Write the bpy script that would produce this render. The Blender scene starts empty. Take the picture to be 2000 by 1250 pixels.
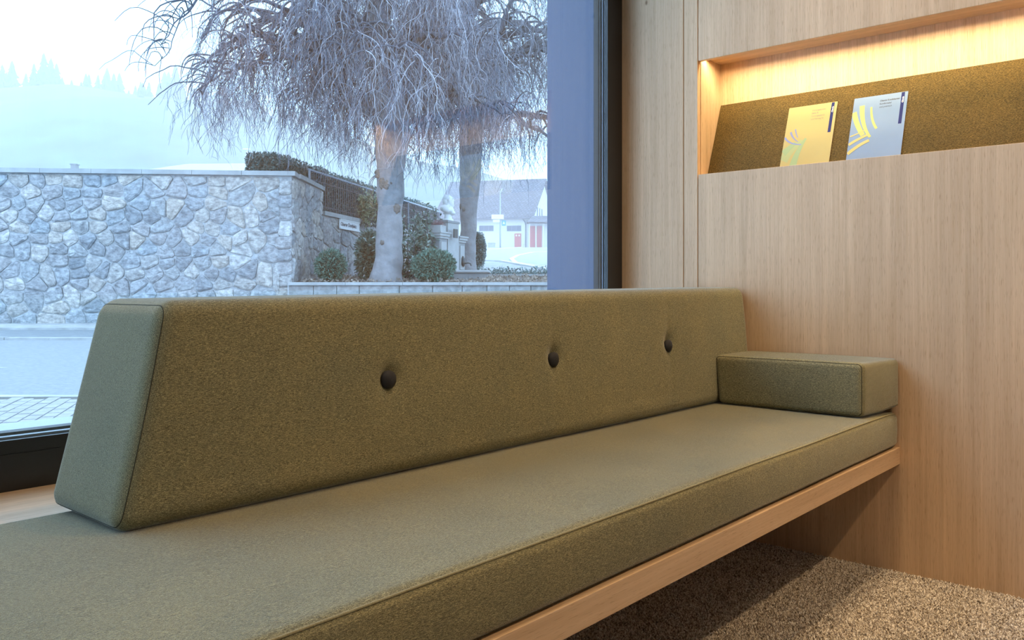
import bpy, math, random
from mathutils import Vector, Matrix, noise as mnoise

# ------------------------------------------------------------------ camera, sky, lights, exposure
S = bpy.context.scene
COL = S.collection
H = 0.80                       # eye height
F = 1627.0                     # focal length in pixels of the 2000 px wide frame
CX, HY = 1000.0, 562.0         # principal column, horizon row
YAW = math.radians(-48.99)

cam_d = bpy.data.cameras.new('camera')
cam_d.sensor_width = 36.0
cam_d.lens = F / 2000.0 * 36.0
cam_d.shift_y = -(625.0 - HY) / 2000.0
cam_d.clip_start = 0.02
cam_d.clip_end = 2000
cam = bpy.data.objects.new('camera', cam_d)
cam.location = (0, 0, H)
cam.rotation_euler = (math.radians(90), 0, YAW)
COL.objects.link(cam)
S.camera = cam

wd = bpy.data.worlds.new('sky')
S.world = wd
wd.use_nodes = True
wn = wd.node_tree
wn.nodes.clear()
wo = wn.nodes.new('ShaderNodeOutputWorld')
wb = wn.nodes.new('ShaderNodeBackground')
wg = wn.nodes.new('ShaderNodeTexCoord')
ws = wn.nodes.new('ShaderNodeSeparateXYZ')
wr = wn.nodes.new('ShaderNodeValToRGB')
wr.color_ramp.elements[0].position = 0.0
wr.color_ramp.elements[0].color = (0.44, 0.69, 1.0, 1)
wr.color_ramp.elements[1].position = 0.55
wr.color_ramp.elements[1].color = (0.46, 0.69, 1.0, 1)
wn.links.new(wg.outputs['Generated'], ws.inputs[0])
wn.links.new(ws.outputs['Z'], wr.inputs[0])
wn.links.new(wr.outputs[0], wb.inputs['Color'])
wb.inputs['Strength'].default_value = 5.3
wn.links.new(wb.outputs[0], wo.inputs['Surface'])


def area_light(name, loc, rot, sx, sy, power, color):
    l = bpy.data.lights.new(name, 'AREA')
    l.shape = 'RECTANGLE'
    l.size, l.size_y = sx, sy
    l.energy = power
    l.color = color
    o = bpy.data.objects.new(name, l)
    o.location = loc
    o.rotation_euler = rot
    COL.objects.link(o)
    return o


def spot_light(name, loc, target, power, color, angle, blend=0.5, size=0.04):
    l = bpy.data.lights.new(name, 'SPOT')
    l.energy = power
    l.color = color
    l.spot_size = math.radians(angle)
    l.spot_blend = blend
    l.shadow_soft_size = size
    o = bpy.data.objects.new(name, l)
    o.location = loc
    d = Vector(target) - Vector(loc)
    o.rotation_euler = d.to_track_quat('-Z', 'Y').to_euler()
    COL.objects.link(o)
    return o


WARM = (1.0, 0.69, 0.38)
# LED strip in the slot at the back of the niche ceiling
area_light('niche_led', (2.5035, 0.81, 1.5718), (0, math.radians(-60), 0), 0.009, 1.04, 7.0, (1.0, 0.79, 0.44))
# downlights in the room's ceiling
spot_light('downlight_bench', (1.70, 0.735, 3.26), (1.70, 0.735, 0), 95, WARM, 80, 0.8, 0.03)
spot_light('downlight_wall', (2.28, 0.50, 3.26), (2.28, 0.45, 0), 75, WARM, 80, 0.8, 0.03)
spot_light('downlight_room', (1.60, -1.24, 3.26), (1.9, -0.3, 0), 165, WARM, 95, 0.8, 0.03)
spot_light('downlight_entry', (0.30, 0.20, 3.26), (0.3, 0.3, 0), 20, WARM, 95, 0.8, 0.03)
area_light('ceiling_lamp', (0.3, -1.4, 3.24), (0, 0, 0), 1.6, 1.0, 12, WARM)
spot_light('added_carpet_spot', (1.95, 0.28, 3.26), (1.95, 0.28, 0), 125, WARM, 27, 0.35, 0.03)  # extra narrow spot, added to brighten the carpet by the wall

vs = S.view_settings
vs.view_transform = 'Standard'
vs.look = 'None'
vs.exposure = 0.0
vs.gamma = 1.0
vs.use_curve_mapping = False
try:
    S.cycles.volume_bounces = 10
    S.cycles.transparent_max_bounces = 24
    S.cycles.max_bounces = 12
    S.cycles.diffuse_bounces = 5
    S.cycles.caustics_reflective = False
    S.cycles.caustics_refractive = False
    S.cycles.use_denoising = True
    S.cycles.sample_clamp_indirect = 6.0
except Exception:
    pass

# ------------------------------------------------------------------ helpers
ROT = Matrix.Rotation(YAW, 3, 'Z')
ORG = {}


def E(px, py, d):
    """pixel + depth -> (right, depth, z) in the street frame"""
    return ((px - CX) / F * d, d, H + (HY - py) / F * d)


def thing(name, label=None, cat=None, loc=(0, 0, 0), ext=False, group=None, kind=None):
    o = bpy.data.objects.new(name, None)
    o.empty_display_size = 0.1
    v = Vector(loc)
    o.location = ROT @ v if ext else v
    if ext:
        o.rotation_euler = (0, 0, YAW)
    COL.objects.link(o)
    ORG[o.name] = v
    tag(o, label, cat, group, kind)
    return o


def tag(o, label=None, cat=None, group=None, kind=None):
    if label: o['label'] = label
    if cat: o['category'] = cat
    if group: o['group'] = group
    if kind: o['kind'] = kind
    return o


def root_of(o):
    while o.parent is not None:
        o = o.parent
    return o


class MB:
    def __init__(s):
        s.v = []
        s.f = []

    def add(s, vs, fs):
        b = len(s.v)
        s.v.extend(tuple(p) for p in vs)
        s.f.extend(tuple(i + b for i in f) for f in fs)

    def box(s, x0, x1, y0, y1, z0, z1):
        s.add([(x0, y0, z0), (x1, y0, z0), (x1, y1, z0), (x0, y1, z0), (x0, y0, z1), (x1, y0, z1), (x1, y1, z1), (x0, y1, z1)],
              [(0, 3, 2, 1), (4, 5, 6, 7), (0, 1, 5, 4), (1, 2, 6, 5), (2, 3, 7, 6), (3, 0, 4, 7)])

    def bar(s, p, q, w, h, up=(0, 0, 1)):
        """box along p->q, width w sideways, height h"""
        p, q = Vector(p), Vector(q)
        d = (q - p).normalized()
        sd = d.cross(Vector(up)).normalized() * (w / 2)
        u = sd.cross(d).normalized() * (h / 2)
        s.add([p - sd - u, p + sd - u, p + sd + u, p - sd + u, q - sd - u, q + sd - u, q + sd + u, q - sd + u],
              [(0, 1, 2, 3), (7, 6, 5, 4), (0, 4, 5, 1), (1, 5, 6, 2), (2, 6, 7, 3), (3, 7, 4, 0)])

    def tube(s, pts, rad, n=8, cap=True):
        b = len(s.v)
        m = len(pts)
        prev = None
        for i in range(m):
            p = Vector(pts[i])
            if i == 0:
                t = Vector(pts[1]) - p
            elif i == m - 1:
                t = p - Vector(pts[i - 1])
            else:
                t = Vector(pts[i + 1]) - Vector(pts[i - 1])
            if t.length < 1e-9:
                t = Vector((0, 0, 1))
            t.normalize()
            if prev is None:
                a = t.cross(Vector((0.3, 0.9, 0.1)))
                if a.length < 1e-3:
                    a = t.cross(Vector((1, 0, 0)))
            else:
                a = prev - t * prev.dot(t)
            a.normalize()
            prev = a
            c = t.cross(a)
            r = rad[i] if hasattr(rad, '__len__') else rad
            for k in range(n):
                an = 2 * math.pi * k / n
                q = p + (a * math.cos(an) + c * math.sin(an)) * r
                s.v.append((q.x, q.y, q.z))
        for i in range(m - 1):
            for k in range(n):
                k2 = (k + 1) % n
                s.f.append((b + i * n + k, b + i * n + k2, b + (i + 1) * n + k2, b + (i + 1) * n + k))
        if cap:
            s.f.append(tuple(b + k for k in range(n))[::-1])
            s.f.append(tuple(b + (m - 1) * n + k for k in range(n)))

    def lathe(s, cx, cy, prof, n=16):
        b = len(s.v)
        for (r, z) in prof:
            for k in range(n):
                an = 2 * math.pi * k / n
                s.v.append((cx + r * math.cos(an), cy + r * math.sin(an), z))
        for i in range(len(prof) - 1):
            for k in range(n):
                k2 = (k + 1) % n
                s.f.append((b + i * n + k, b + i * n + k2, b + (i + 1) * n + k2, b + (i + 1) * n + k))
        s.f.append(tuple(b + k for k in range(n))[::-1])
        s.f.append(tuple(b + (len(prof) - 1) * n + k for k in range(n)))

    def ellipsoid(s, c, r, nu=12, nv=8, jit=0.0, sc=2.0):
        b = len(s.v)
        for i in range(nv + 1):
            th = math.pi * i / nv
            for k in range(nu):
                ph = 2 * math.pi * k / nu
                d = Vector((math.sin(th) * math.cos(ph), math.sin(th) * math.sin(ph), math.cos(th)))
                g = 1 + jit * mnoise.noise(d * sc + Vector(c))
                s.v.append((c[0] + d.x * r[0] * g, c[1] + d.y * r[1] * g, c[2] + d.z * r[2] * g))
        for i in range(nv):
            for k in range(nu):
                k2 = (k + 1) % nu
                s.f.append((b + i * nu + k, b + (i + 1) * nu + k, b + (i + 1) * nu + k2, b + i * nu + k2))

    def leaf(s, p, d, nrm, L, Wd):
        p, d = Vector(p), Vector(d).normalized()
        sd = d.cross(Vector(nrm))
        if sd.length < 1e-4:
            sd = d.cross(Vector((0.2, 0.5, 0.8)))
        sd.normalize()
        m = p + d * L * 0.5
        b = len(s.v)
        for q in (p, m + sd * Wd / 2, p + d * L, m - sd * Wd / 2):
            s.v.append((q.x, q.y, q.z))
        s.f.append((b, b + 1, b + 2, b + 3))

    def build(s, name, mat, parent=None, org=None, ext=False, smooth=False):
        me = bpy.data.meshes.new(name)
        if parent is not None:
            o0 = ORG[root_of(parent).name]
        else:
            o0 = Vector(org) if org is not None else Vector((0, 0, 0))
        me.from_pydata([(v[0] - o0[0], v[1] - o0[1], v[2] - o0[2]) for v in s.v], [], s.f)
        me.update()
        if smooth:
            me.polygons.foreach_set('use_smooth', [True] * len(me.polygons))
        o = bpy.data.objects.new(name, me)
        if mat is not None:
            me.materials.append(mat)
        COL.objects.link(o)
        if parent is not None:
            o.parent = parent
        else:
            o.location = ROT @ Vector(o0) if ext else o0
            if ext:
                o.rotation_euler = (0, 0, YAW)
            ORG[o.name] = Vector(o0)
        return o


def boxobj(name, mat, dims, parent=None, bevel=0.0, **k):
    m = MB()
    m.box(*dims)
    o = m.build(name, mat, parent, **k)
    if bevel > 0:
        bv = o.modifiers.new('b', 'BEVEL')
        bv.width = bevel
        bv.segments = 2
        bv.limit_method = 'ANGLE'
    return o


def axis_samples(a0, a1, r, n):
    st = [math.tan(math.radians(45) * i / 4) for i in range(5)]      # 0..1
    lo = [a0 + r - r * t for t in reversed(st)]
    hi = [a1 - r + r * t for t in st]
    mid = [a0 + r + (a1 - a0 - 2 * r) * i / n for i in range(1, n)]
    return lo + mid + hi


def rounded(x0, x1, y0, y1, z0, z1, r, nx, ny, nz, warp=None):
    """closed rounded block with a fine grid on each face; returns an MB"""
    X, Y, Z = axis_samples(x0, x1, r, nx), axis_samples(y0, y1, r, ny), axis_samples(z0, z1, r, nz)
    m = MB()
    idx = {}

    def vid(i, j, k):
        key = (i, j, k)
        if key not in idx:
            p = Vector((X[i], Y[j], Z[k]))
            q = Vector((min(max(p.x, x0 + r), x1 - r), min(max(p.y, y0 + r), y1 - r), min(max(p.z, z0 + r), z1 - r)))
            d = p - q
            n = d.normalized() if d.length > 1e-9 else Vector((0, 0, 0))
            p = q + n * r
            if warp:
                p = warp(p, n)
            idx[key] = len(m.v)
            m.v.append((p.x, p.y, p.z))
        return idx[key]
    a, b, c = len(X) - 1, len(Y) - 1, len(Z) - 1
    for i in range(a):
        for j in range(b):
            m.f.append((vid(i, j, 0), vid(i, j + 1, 0), vid(i + 1, j + 1, 0), vid(i + 1, j, 0)))
            m.f.append((vid(i, j, c), vid(i + 1, j, c), vid(i + 1, j + 1, c), vid(i, j + 1, c)))
    for i in range(a):
        for k in range(c):
            m.f.append((vid(i, 0, k), vid(i + 1, 0, k), vid(i + 1, 0, k + 1), vid(i, 0, k + 1)))
            m.f.append((vid(i, b, k), vid(i, b, k + 1), vid(i + 1, b, k + 1), vid(i + 1, b, k)))
    for j in range(b):
        for k in range(c):
            m.f.append((vid(0, j, k), vid(0, j, k + 1), vid(0, j + 1, k + 1), vid(0, j + 1, k)))
            m.f.append((vid(a, j, k), vid(a, j + 1, k), vid(a, j + 1, k + 1), vid(a, j, k + 1)))
    return m


# ------------------------------------------------------------------ materials
def mat_base(name):
    m = bpy.data.materials.new(name)
    m.use_nodes = True
    nt = m.node_tree
    bs = nt.nodes['Principled BSDF']
    return m, nt, bs


def N(nt, typ, **kw):
    n = nt.nodes.new(typ)
    for k, v in kw.items():
        setattr(n, k, v)
    return n


def ramp(nt, stops):
    r = nt.nodes.new('ShaderNodeValToRGB')
    e = r.color_ramp.elements
    while len(e) < len(stops):
        e.new(0.5)
    for el, (p, c) in zip(e, stops):
        el.position = p
        el.color = (c[0], c[1], c[2], 1)
    return r


def coords(nt, scale, kind='Object'):
    tc = N(nt, 'ShaderNodeTexCoord')
    mp = N(nt, 'ShaderNodeMapping')
    mp.inputs['Scale'].default_value = scale
    nt.links.new(tc.outputs[kind], mp.inputs[0])
    return mp


def noise_tex(nt, scale, detail=2, rough=0.5, kind='Object', dist=0.0):
    mp = coords(nt, scale, kind)
    n = N(nt, 'ShaderNodeTexNoise')
    n.inputs['Scale'].default_value = 1.0
    n.inputs['Detail'].default_value = detail
    n.inputs['Roughness'].default_value = rough
    n.inputs['Distortion'].default_value = dist
    nt.links.new(mp.outputs[0], n.inputs['Vector'])
    return n


def bump(nt, bs, src, strength, dist=0.002, prev=None):
    b = N(nt, 'ShaderNodeBump')
    b.inputs['Strength'].default_value = strength
    b.inputs['Distance'].default_value = dist
    nt.links.new(src, b.inputs['Height'])
    if prev is not None:
        nt.links.new(prev.outputs[0], b.inputs['Normal'])
    nt.links.new(b.outputs[0], bs.inputs['Normal'])
    return b


def mixc(nt, fac, a, b, mode='MIX'):
    m = N(nt, 'ShaderNodeMix', data_type='RGBA', blend_type=mode)
    if isinstance(fac, float):
        m.inputs[0].default_value = fac
    else:
        nt.links.new(fac, m.inputs[0])
    for i, c in ((6, a), (7, b)):
        if isinstance(c, tuple):
            m.inputs[i].default_value = (c[0], c[1], c[2], 1)
        else:
            nt.links.new(c, m.inputs[i])
    return m.outputs[2]


K = 1.0


def plain(name, col, rough=0.6, metal=0.0, var=0.0, vscale=8.0, spec=0.5, bstr=0.0, bscale=60.0, bd=0.003):
    col = tuple(c * K for c in col)
    m, nt, bs = mat_base(name)
    bs.inputs['Roughness'].default_value = rough
    bs.inputs['Metallic'].default_value = metal
    bs.inputs['Specular IOR Level'].default_value = spec
    n = noise_tex(nt, (vscale,) * 3, 4, 0.6)
    c0 = tuple(max(0, c * (1 - var)) for c in col)
    c1 = tuple(min(1, c * (1 + var)) for c in col)
    r = ramp(nt, [(0.3, c0), (0.7, c1)])
    nt.links.new(n.outputs[0], r.inputs[0])
    nt.links.new(r.outputs[0], bs.inputs['Base Color'])
    if bstr:
        b = noise_tex(nt, (bscale,) * 3, 3, 0.6)
        bump(nt, bs, b.outputs[0], bstr, bd)
    return m


def fabric(name, thread, dark, mid, light, sheen=0.85):
    """melange wool: short streaks of dark and olive yarn along the thread direction (scale vector)"""
    m, nt, bs = mat_base(name)
    a = noise_tex(nt, thread, 2, 0.65)
    r = ramp(nt, [(0.28, dark), (0.5, mid), (0.72, light)])
    nt.links.new(a.outputs[0], r.inputs[0])
    b = noise_tex(nt, (900, 900, 900), 1, 0.5)
    rb = ramp(nt, [(0.35, (0.62, 0.62, 0.62)), (0.65, (1.3, 1.3, 1.3))])
    nt.links.new(b.outputs[0], rb.inputs[0])
    c = noise_tex(nt, (7, 7, 7), 3, 0.5)
    rc = ramp(nt, [(0.3, (0.9, 0.92, 0.95)), (0.7, (1.08, 1.05, 1.0))])
    nt.links.new(c.outputs[0], rc.inputs[0])
    o = mixc(nt, 1.0, r.outputs[0], rb.outputs[0], 'MULTIPLY')
    o = mixc(nt, 1.0, o, rc.outputs[0], 'MULTIPLY')
    nt.links.new(o, bs.inputs['Base Color'])
    bs.inputs['Roughness'].default_value = 0.95
    bs.inputs['Specular IOR Level'].default_value = 0.15
    bs.inputs['Sheen Weight'].default_value = sheen
    bs.inputs['Sheen Roughness'].default_value = 0.26
    bs.inputs['Sheen Tint'].default_value = (0.95, 0.95, 0.9, 1)
    b1 = bump(nt, bs, a.outputs[0], 0.5, 0.0012)
    bump(nt, bs, b.outputs[0], 0.5, 0.0008, b1)
    return m


def wood(name, axis, light, dark, knots=True, rough=0.42):
    """oak veneer, grain along axis ('x','y','z'), fine lines across"""
    m, nt, bs = mat_base(name)

    def sc(along, across):
        return {'x': (along, across, across), 'y': (across, along, across), 'z': (across, across, along)}[axis]
    big = noise_tex(nt, sc(0.55, 5.0), 3, 0.55, dist=0.6)
    fine = noise_tex(nt, sc(3.5, 190.0), 3, 0.6, dist=0.15)
    med = noise_tex(nt, sc(1.1, 42.0), 3, 0.6, dist=0.5)
    pore = noise_tex(nt, sc(30.0, 620.0), 1, 0.5)
    r1 = ramp(nt, [(0.3, dark), (0.7, light)])
    nt.links.new(fine.outputs[0], r1.inputs[0])
    r2 = ramp(nt, [(0.3, (0.88, 0.85, 0.82)), (0.7, (1.06, 1.05, 1.04))])
    nt.links.new(med.outputs[0], r2.inputs[0])
    r3 = ramp(nt, [(0.3, (0.9, 0.88, 0.86)), (0.7, (1.07, 1.06, 1.05))])
    nt.links.new(big.outputs[0], r3.inputs[0])
    r4 = ramp(nt, [(0.30, (0.62, 0.55, 0.48)), (0.40, (1, 1, 1))])
    nt.links.new(pore.outputs[0], r4.inputs[0])
    o = mixc(nt, 1.0, r1.outputs[0], r2.outputs[0], 'MULTIPLY')
    o = mixc(nt, 1.0, o, r3.outputs[0], 'MULTIPLY')
    o = mixc(nt, 0.6, o, r4.outputs[0], 'MULTIPLY')
    if knots:
        mp = coords(nt, sc(3.1, 5.3))
        v = N(nt, 'ShaderNodeTexVoronoi')
        v.inputs['Scale'].default_value = 1.0
        nt.links.new(mp.outputs[0], v.inputs['Vector'])
        rk = ramp(nt, [(0.012, (0.3, 0.2, 0.12)), (0.035, (1, 1, 1))])
        nt.links.new(v.outputs['Distance'], rk.inputs[0])
        o = mixc(nt, 0.85, o, rk.outputs[0], 'MULTIPLY')
    nt.links.new(o, bs.inputs['Base Color'])
    bs.inputs['Roughness'].default_value = rough
    bs.inputs['Specular IOR Level'].default_value = 0.35
    bump(nt, bs, fine.outputs[0], 0.12, 0.0006)
    return m


OAK_L, OAK_D = (0.71, 0.53, 0.36), (0.615, 0.437, 0.272)
M = {}
M['oak_z'] = wood('oak veneer vertical', 'z', OAK_L, OAK_D)
M['oak_x'] = wood('oak lengthwise', 'x', OAK_L, OAK_D, knots=False)
M['oak_y'] = wood('oak crosswise', 'y', OAK_L, OAK_D, knots=False)
FD, FM, FL = (0.098, 0.097, 0.070), (0.218, 0.207, 0.126), (0.40, 0.37, 0.215)
M['fab_x'] = fabric('olive wool along bench', (210, 1100, 1100), FD, FM, FL)
M['fab_y'] = fabric('olive wool crosswise', (1100, 210, 1100), FD, FM, FL)
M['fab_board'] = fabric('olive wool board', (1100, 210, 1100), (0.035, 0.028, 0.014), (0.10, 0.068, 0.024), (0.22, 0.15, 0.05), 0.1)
M['seam'] = plain('shaded seam', (0.05, 0.048, 0.03), 0.9)  # seam line, with the shadow along it put into its dark colour
M['seam_light'] = plain('piping', (0.27, 0.25, 0.15), 0.95, var=0.3, vscale=700)
M['button'] = plain('navy black button cloth', (0.016, 0.017, 0.024), 0.8, var=0.3, vscale=800, bstr=0.3, bscale=900, bd=0.0005)
M['frame'] = plain('black window frame', (0.018, 0.018, 0.021), 0.32, spec=0.5)
M['frame_groove'] = plain('frame groove', (0.006, 0.006, 0.008), 0.6)
M['spacer'] = plain('aluminium spacer', (0.22, 0.24, 0.27), 0.4, metal=0.8)
M['gasket'] = plain('rubber gasket', (0.012, 0.012, 0.014), 0.5)
M['cladding'] = plain('blue grey cladding', (0.045, 0.068, 0.125), 0.38, metal=0.25, var=0.03, vscale=2)
M['sillmetal'] = plain('outer sill metal', (0.42, 0.48, 0.56), 0.35, metal=0.3)
M['plaster'] = plain('warm white plaster', (0.62, 0.56, 0.49), 0.9)
M['dark'] = plain('dark gap', (0.02, 0.015, 0.01), 0.9)


def glass_mat(f0):
    m = bpy.data.materials.new('window glass')
    m.use_nodes = True
    nt = m.node_tree
    nt.nodes.clear()
    out = N(nt, 'ShaderNodeOutputMaterial')
    tr = N(nt, 'ShaderNodeBsdfTransparent')
    tr.inputs[0].default_value = (0.985, 0.99, 0.99, 1)
    gl = N(nt, 'ShaderNodeBsdfGlossy')
    gl.inputs['Roughness'].default_value = 0.0
    # Schlick reflectance of one glass face, the same from either side
    ge = N(nt, 'ShaderNodeNewGeometry')
    dt = N(nt, 'ShaderNodeVectorMath', operation='DOT_PRODUCT')
    nt.links.new(ge.outputs['Incoming'], dt.inputs[0])
    nt.links.new(ge.outputs['Normal'], dt.inputs[1])
    ab = N(nt, 'ShaderNodeMath', operation='ABSOLUTE')
    nt.links.new(dt.outputs['Value'], ab.inputs[0])
    om = N(nt, 'ShaderNodeMath', operation='SUBTRACT')
    om.inputs[0].default_value = 1.0
    nt.links.new(ab.outputs[0], om.inputs[1])
    pw_ = N(nt, 'ShaderNodeMath', operation='POWER')
    pw_.inputs[1].default_value = 5.0
    nt.links.new(om.outputs[0], pw_.inputs[0])
    mu = N(nt, 'ShaderNodeMath', operation='MULTIPLY_ADD')
    mu.inputs[1].default_value = 1 - f0
    mu.inputs[2].default_value = f0
    nt.links.new(pw_.outputs[0], mu.inputs[0])
    mix = N(nt, 'ShaderNodeMixShader')
    nt.links.new(mu.outputs[0], mix.inputs[0])
    nt.links.new(tr.outputs[0], mix.inputs[1])
    nt.links.new(gl.outputs[0], mix.inputs[2])
    nt.links.new(mix.outputs[0], out.inputs['Surface'])
    return m


M['glass'] = glass_mat(0.08)
M['glass_outer'] = glass_mat(0.03)


def carpet_mat():
    m, nt, bs = mat_base('carpet yarn')
    oi = N(nt, 'ShaderNodeObjectInfo')
    r = ramp(nt, [(0.0, (0.20, 0.17, 0.145)), (0.35, (0.44, 0.39, 0.335)), (0.7, (0.66, 0.61, 0.54)), (1.0, (0.88, 0.85, 0.80))])
    nt.links.new(oi.outputs['Random'], r.inputs[0])
    nt.links.new(r.outputs[0], bs.inputs['Base Color'])
    bs.inputs['Roughness'].default_value = 1.0
    bs.inputs['Specular IOR Level'].default_value = 0.1
    return m


M['yarn'] = carpet_mat()
M['carpet'] = plain('carpet backing', (0.24, 0.20, 0.16), 1.0, var=0.5, vscale=240, spec=0.1, bstr=0.8, bscale=300, bd=0.004)


def stone_mat():
    m, nt, bs = mat_base('rubble stone')
    oi = N(nt, 'ShaderNodeObjectInfo')
    r = ramp(nt, [(0.0, (0.22, 0.24, 0.26)), (0.3, (0.34, 0.33, 0.33)), (0.55, (0.29, 0.32, 0.345)), (0.8, (0.40, 0.365, 0.33)), (1.0, (0.45, 0.44, 0.43))])
    nt.links.new(oi.outputs['Random'], r.inputs[0])
    n = noise_tex(nt, (7, 7, 9), 6, 0.7)
    rr = ramp(nt, [(0.30, (0.45, 0.46, 0.48)), (0.5, (1.0, 1.0, 1.0)), (0.70, (1.6, 1.58, 1.54))])
    nt.links.new(n.outputs[0], rr.inputs[0])
    nt.links.new(mixc(nt, 1.0, r.outputs[0], rr.outputs[0], 'MULTIPLY'), bs.inputs['Base Color'])
    bs.inputs['Roughness'].default_value = 0.9
    b = noise_tex(nt, (9, 9, 16), 5, 0.65)
    bump(nt, bs, b.outputs[0], 0.9, 0.05)
    return m


K = 0.78
M['stone'] = stone_mat()
M['mortar'] = plain('mortar', (0.50, 0.51, 0.52), 0.95, var=0.25, vscale=9, bstr=0.6, bscale=25, bd=0.02)
M['coping'] = plain('concrete coping', (0.42, 0.43, 0.43), 0.85, var=0.14, vscale=3, bstr=0.3, bscale=30, bd=0.01)
M['granite'] = plain('granite block', (0.33, 0.33, 0.33), 0.85, var=0.35, vscale=6, bstr=0.7, bscale=12, bd=0.03)
M['asphalt'] = plain('asphalt', (0.30, 0.31, 0.32), 0.85, var=0.16, vscale=14, bstr=0.6, bscale=40, bd=0.02)
M['gutter'] = plain('asphalt gutter', (0.22, 0.235, 0.25), 0.85, var=0.1, vscale=3)
M['kerb'] = plain('kerb stone', (0.46, 0.46, 0.455), 0.8, var=0.2, vscale=3)
M['paver'] = plain('concrete paver', (0.40, 0.385, 0.38), 0.85, var=0.10, vscale=5)
M['paverjoint'] = plain('paver joint', (0.13, 0.12, 0.11), 1.0)
M['road_paint'] = plain('road paint', (0.85, 0.85, 0.85), 0.7)
M['soil'] = plain('soil', (0.17, 0.14, 0.12), 1.0, var=0.4, vscale=8, bstr=0.8, bscale=10, bd=0.05)
M['litter'] = plain('fallen leaves', (0.33, 0.27, 0.22), 0.9, var=0.6, vscale=4)
M['field'] = plain('frosty field', (0.55, 0.60, 0.55), 1.0, var=0.12, vscale=0.05)
M['hill'] = plain('wooded hill', (0.12, 0.18, 0.15), 1.0, var=0.3, vscale=0.08)
M['conifer'] = plain('conifer', (0.07, 0.11, 0.09), 1.0, var=0.3, vscale=0.8)
M['iron'] = plain('iron railing', (0.10, 0.11, 0.14), 0.5, spec=0.4)
M['iron_light'] = plain('galvanised handrail', (0.42, 0.47, 0.55), 0.5)
M['marble'] = plain('white marble', (0.82, 0.82, 0.80), 0.6, var=0.06, vscale=6)
M['limestone'] = plain('grey limestone', (0.27, 0.28, 0.285), 0.85, var=0.12, vscale=5, bstr=0.3, bscale=30, bd=0.01)
M['limestone_pale'] = plain('pale limestone', (0.42, 0.425, 0.42), 0.85, var=0.1, vscale=4)
M['bronze'] = plain('dark bronze', (0.07, 0.07, 0.07), 0.5, metal=0.5)
M['bark'] = plain('smooth beech bark', (0.27, 0.265, 0.275), 0.85, var=0.28, vscale=3.2, bstr=0.7, bscale=7, bd=0.05)
M['knot'] = plain('bark knot', (0.20, 0.17, 0.15), 0.9, var=0.4, vscale=14, bstr=0.8, bscale=20, bd=0.03)
M['bough'] = plain('bough bark', (0.08, 0.095, 0.125), 0.9, var=0.3, vscale=6)
M['twig'] = plain('shaded twig bark', (0.125, 0.14, 0.18), 0.85, var=0.45, vscale=2.5)  # darker copy for twigs behind, shade put into the colour
M['twig_lit'] = plain('lit twig bark', (0.42, 0.43, 0.47), 0.85, var=0.3, vscale=2.5)  # paler copy for lit twigs, light put into the colour
M['hedge_leaf'] = plain('hedge leaf', (0.15, 0.23, 0.22), 0.6, var=0.5, vscale=9)
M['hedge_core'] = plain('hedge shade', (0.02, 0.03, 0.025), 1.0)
M['box_leaf'] = plain('boxwood leaf', (0.10, 0.20, 0.15), 0.55, var=0.45, vscale=14)
M['laurel_leaf'] = plain('glossy laurel leaf', (0.13, 0.20, 0.16), 0.22, var=0.35, vscale=6, spec=0.9)
M['ivy_leaf'] = plain('yellowing creeper leaf', (0.30, 0.34, 0.20), 0.5, var=0.35, vscale=6)
M['heather'] = plain('heather', (0.30, 0.17, 0.18), 0.9, var=0.4, vscale=25)
M['render'] = plain('white house render', (0.80, 0.76, 0.74), 0.9, var=0.03, vscale=0.3)
M['winglass'] = plain('dark window glass', (0.10, 0.12, 0.17), 0.2)
M['winframe'] = plain('grey window bars', (0.30, 0.32, 0.38), 0.6)
M['reddoor'] = plain('red door paint', (0.62, 0.10, 0.08), 0.5)
M['white'] = plain('white paint', (0.85, 0.85, 0.85), 0.6)
M['pole'] = plain('pole metal', (0.42, 0.46, 0.5), 0.5)
M['teal'] = plain('teal sign', (0.02, 0.30, 0.42), 0.5)
M['signtext'] = plain('sign lettering', (0.12, 0.11, 0.13), 0.7)
M['gutterpipe'] = plain('downpipe', (0.14, 0.14, 0.17), 0.5)


K = 1.0


def rooftile_mat():
    m, nt, bs = mat_base('roof tiles')
    mp = coords(nt, (1, 1, 1))
    b = N(nt, 'ShaderNodeTexBrick')
    b.inputs['Color1'].default_value = (0.075, 0.072, 0.085, 1)
    b.inputs['Color2'].default_value = (0.15, 0.14, 0.16, 1)
    b.inputs['Mortar'].default_value = (0.02, 0.02, 0.025, 1)
    b.inputs['Scale'].default_value = 1.0
    b.inputs['Mortar Size'].default_value = 0.05
    b.inputs['Brick Width'].default_value = 0.5
    b.inputs['Row Height'].default_value = 0.42
    nt.links.new(mp.outputs[0], b.inputs['Vector'])
    nt.links.new(b.outputs['Color'], bs.inputs['Base Color'])
    bs.inputs['Roughness'].default_value = 0.8
    bump(nt, bs, b.outputs['Fac'], -0.8, 0.06)
    return m


M['rooftile'] = rooftile_mat()

# ------------------------------------------------------------------ the room
X1 = 2.475                    # face of the oak wall
YW = 1.637                    # inner face of the window frame

fl = boxobj('floor', M['carpet'], (-4.0, X1 + 0.02, -4.0, 1.40, -0.06, 0.0))
tag(fl, kind='structure')
cl = boxobj('ceiling', M['plaster'], (-4.0, 2.9, -4.0, 1.95, 3.30, 3.40))
tag(cl, kind='structure')
tag(boxobj('wall_left', M['plaster'], (-4.1, -4.0, -4.0, 1.95, 0, 3.30)), kind='structure')
tag(boxobj('wall_back', M['plaster'], (-4.1, 2.9, -4.1, -4.0, 0, 3.30)), kind='structure')
ap = boxobj('wall_front', M['oak_x'], (-4.0, X1 + 0.02, 1.40, 1.90, -0.5, 0.42))
tag(ap, kind='structure')

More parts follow.
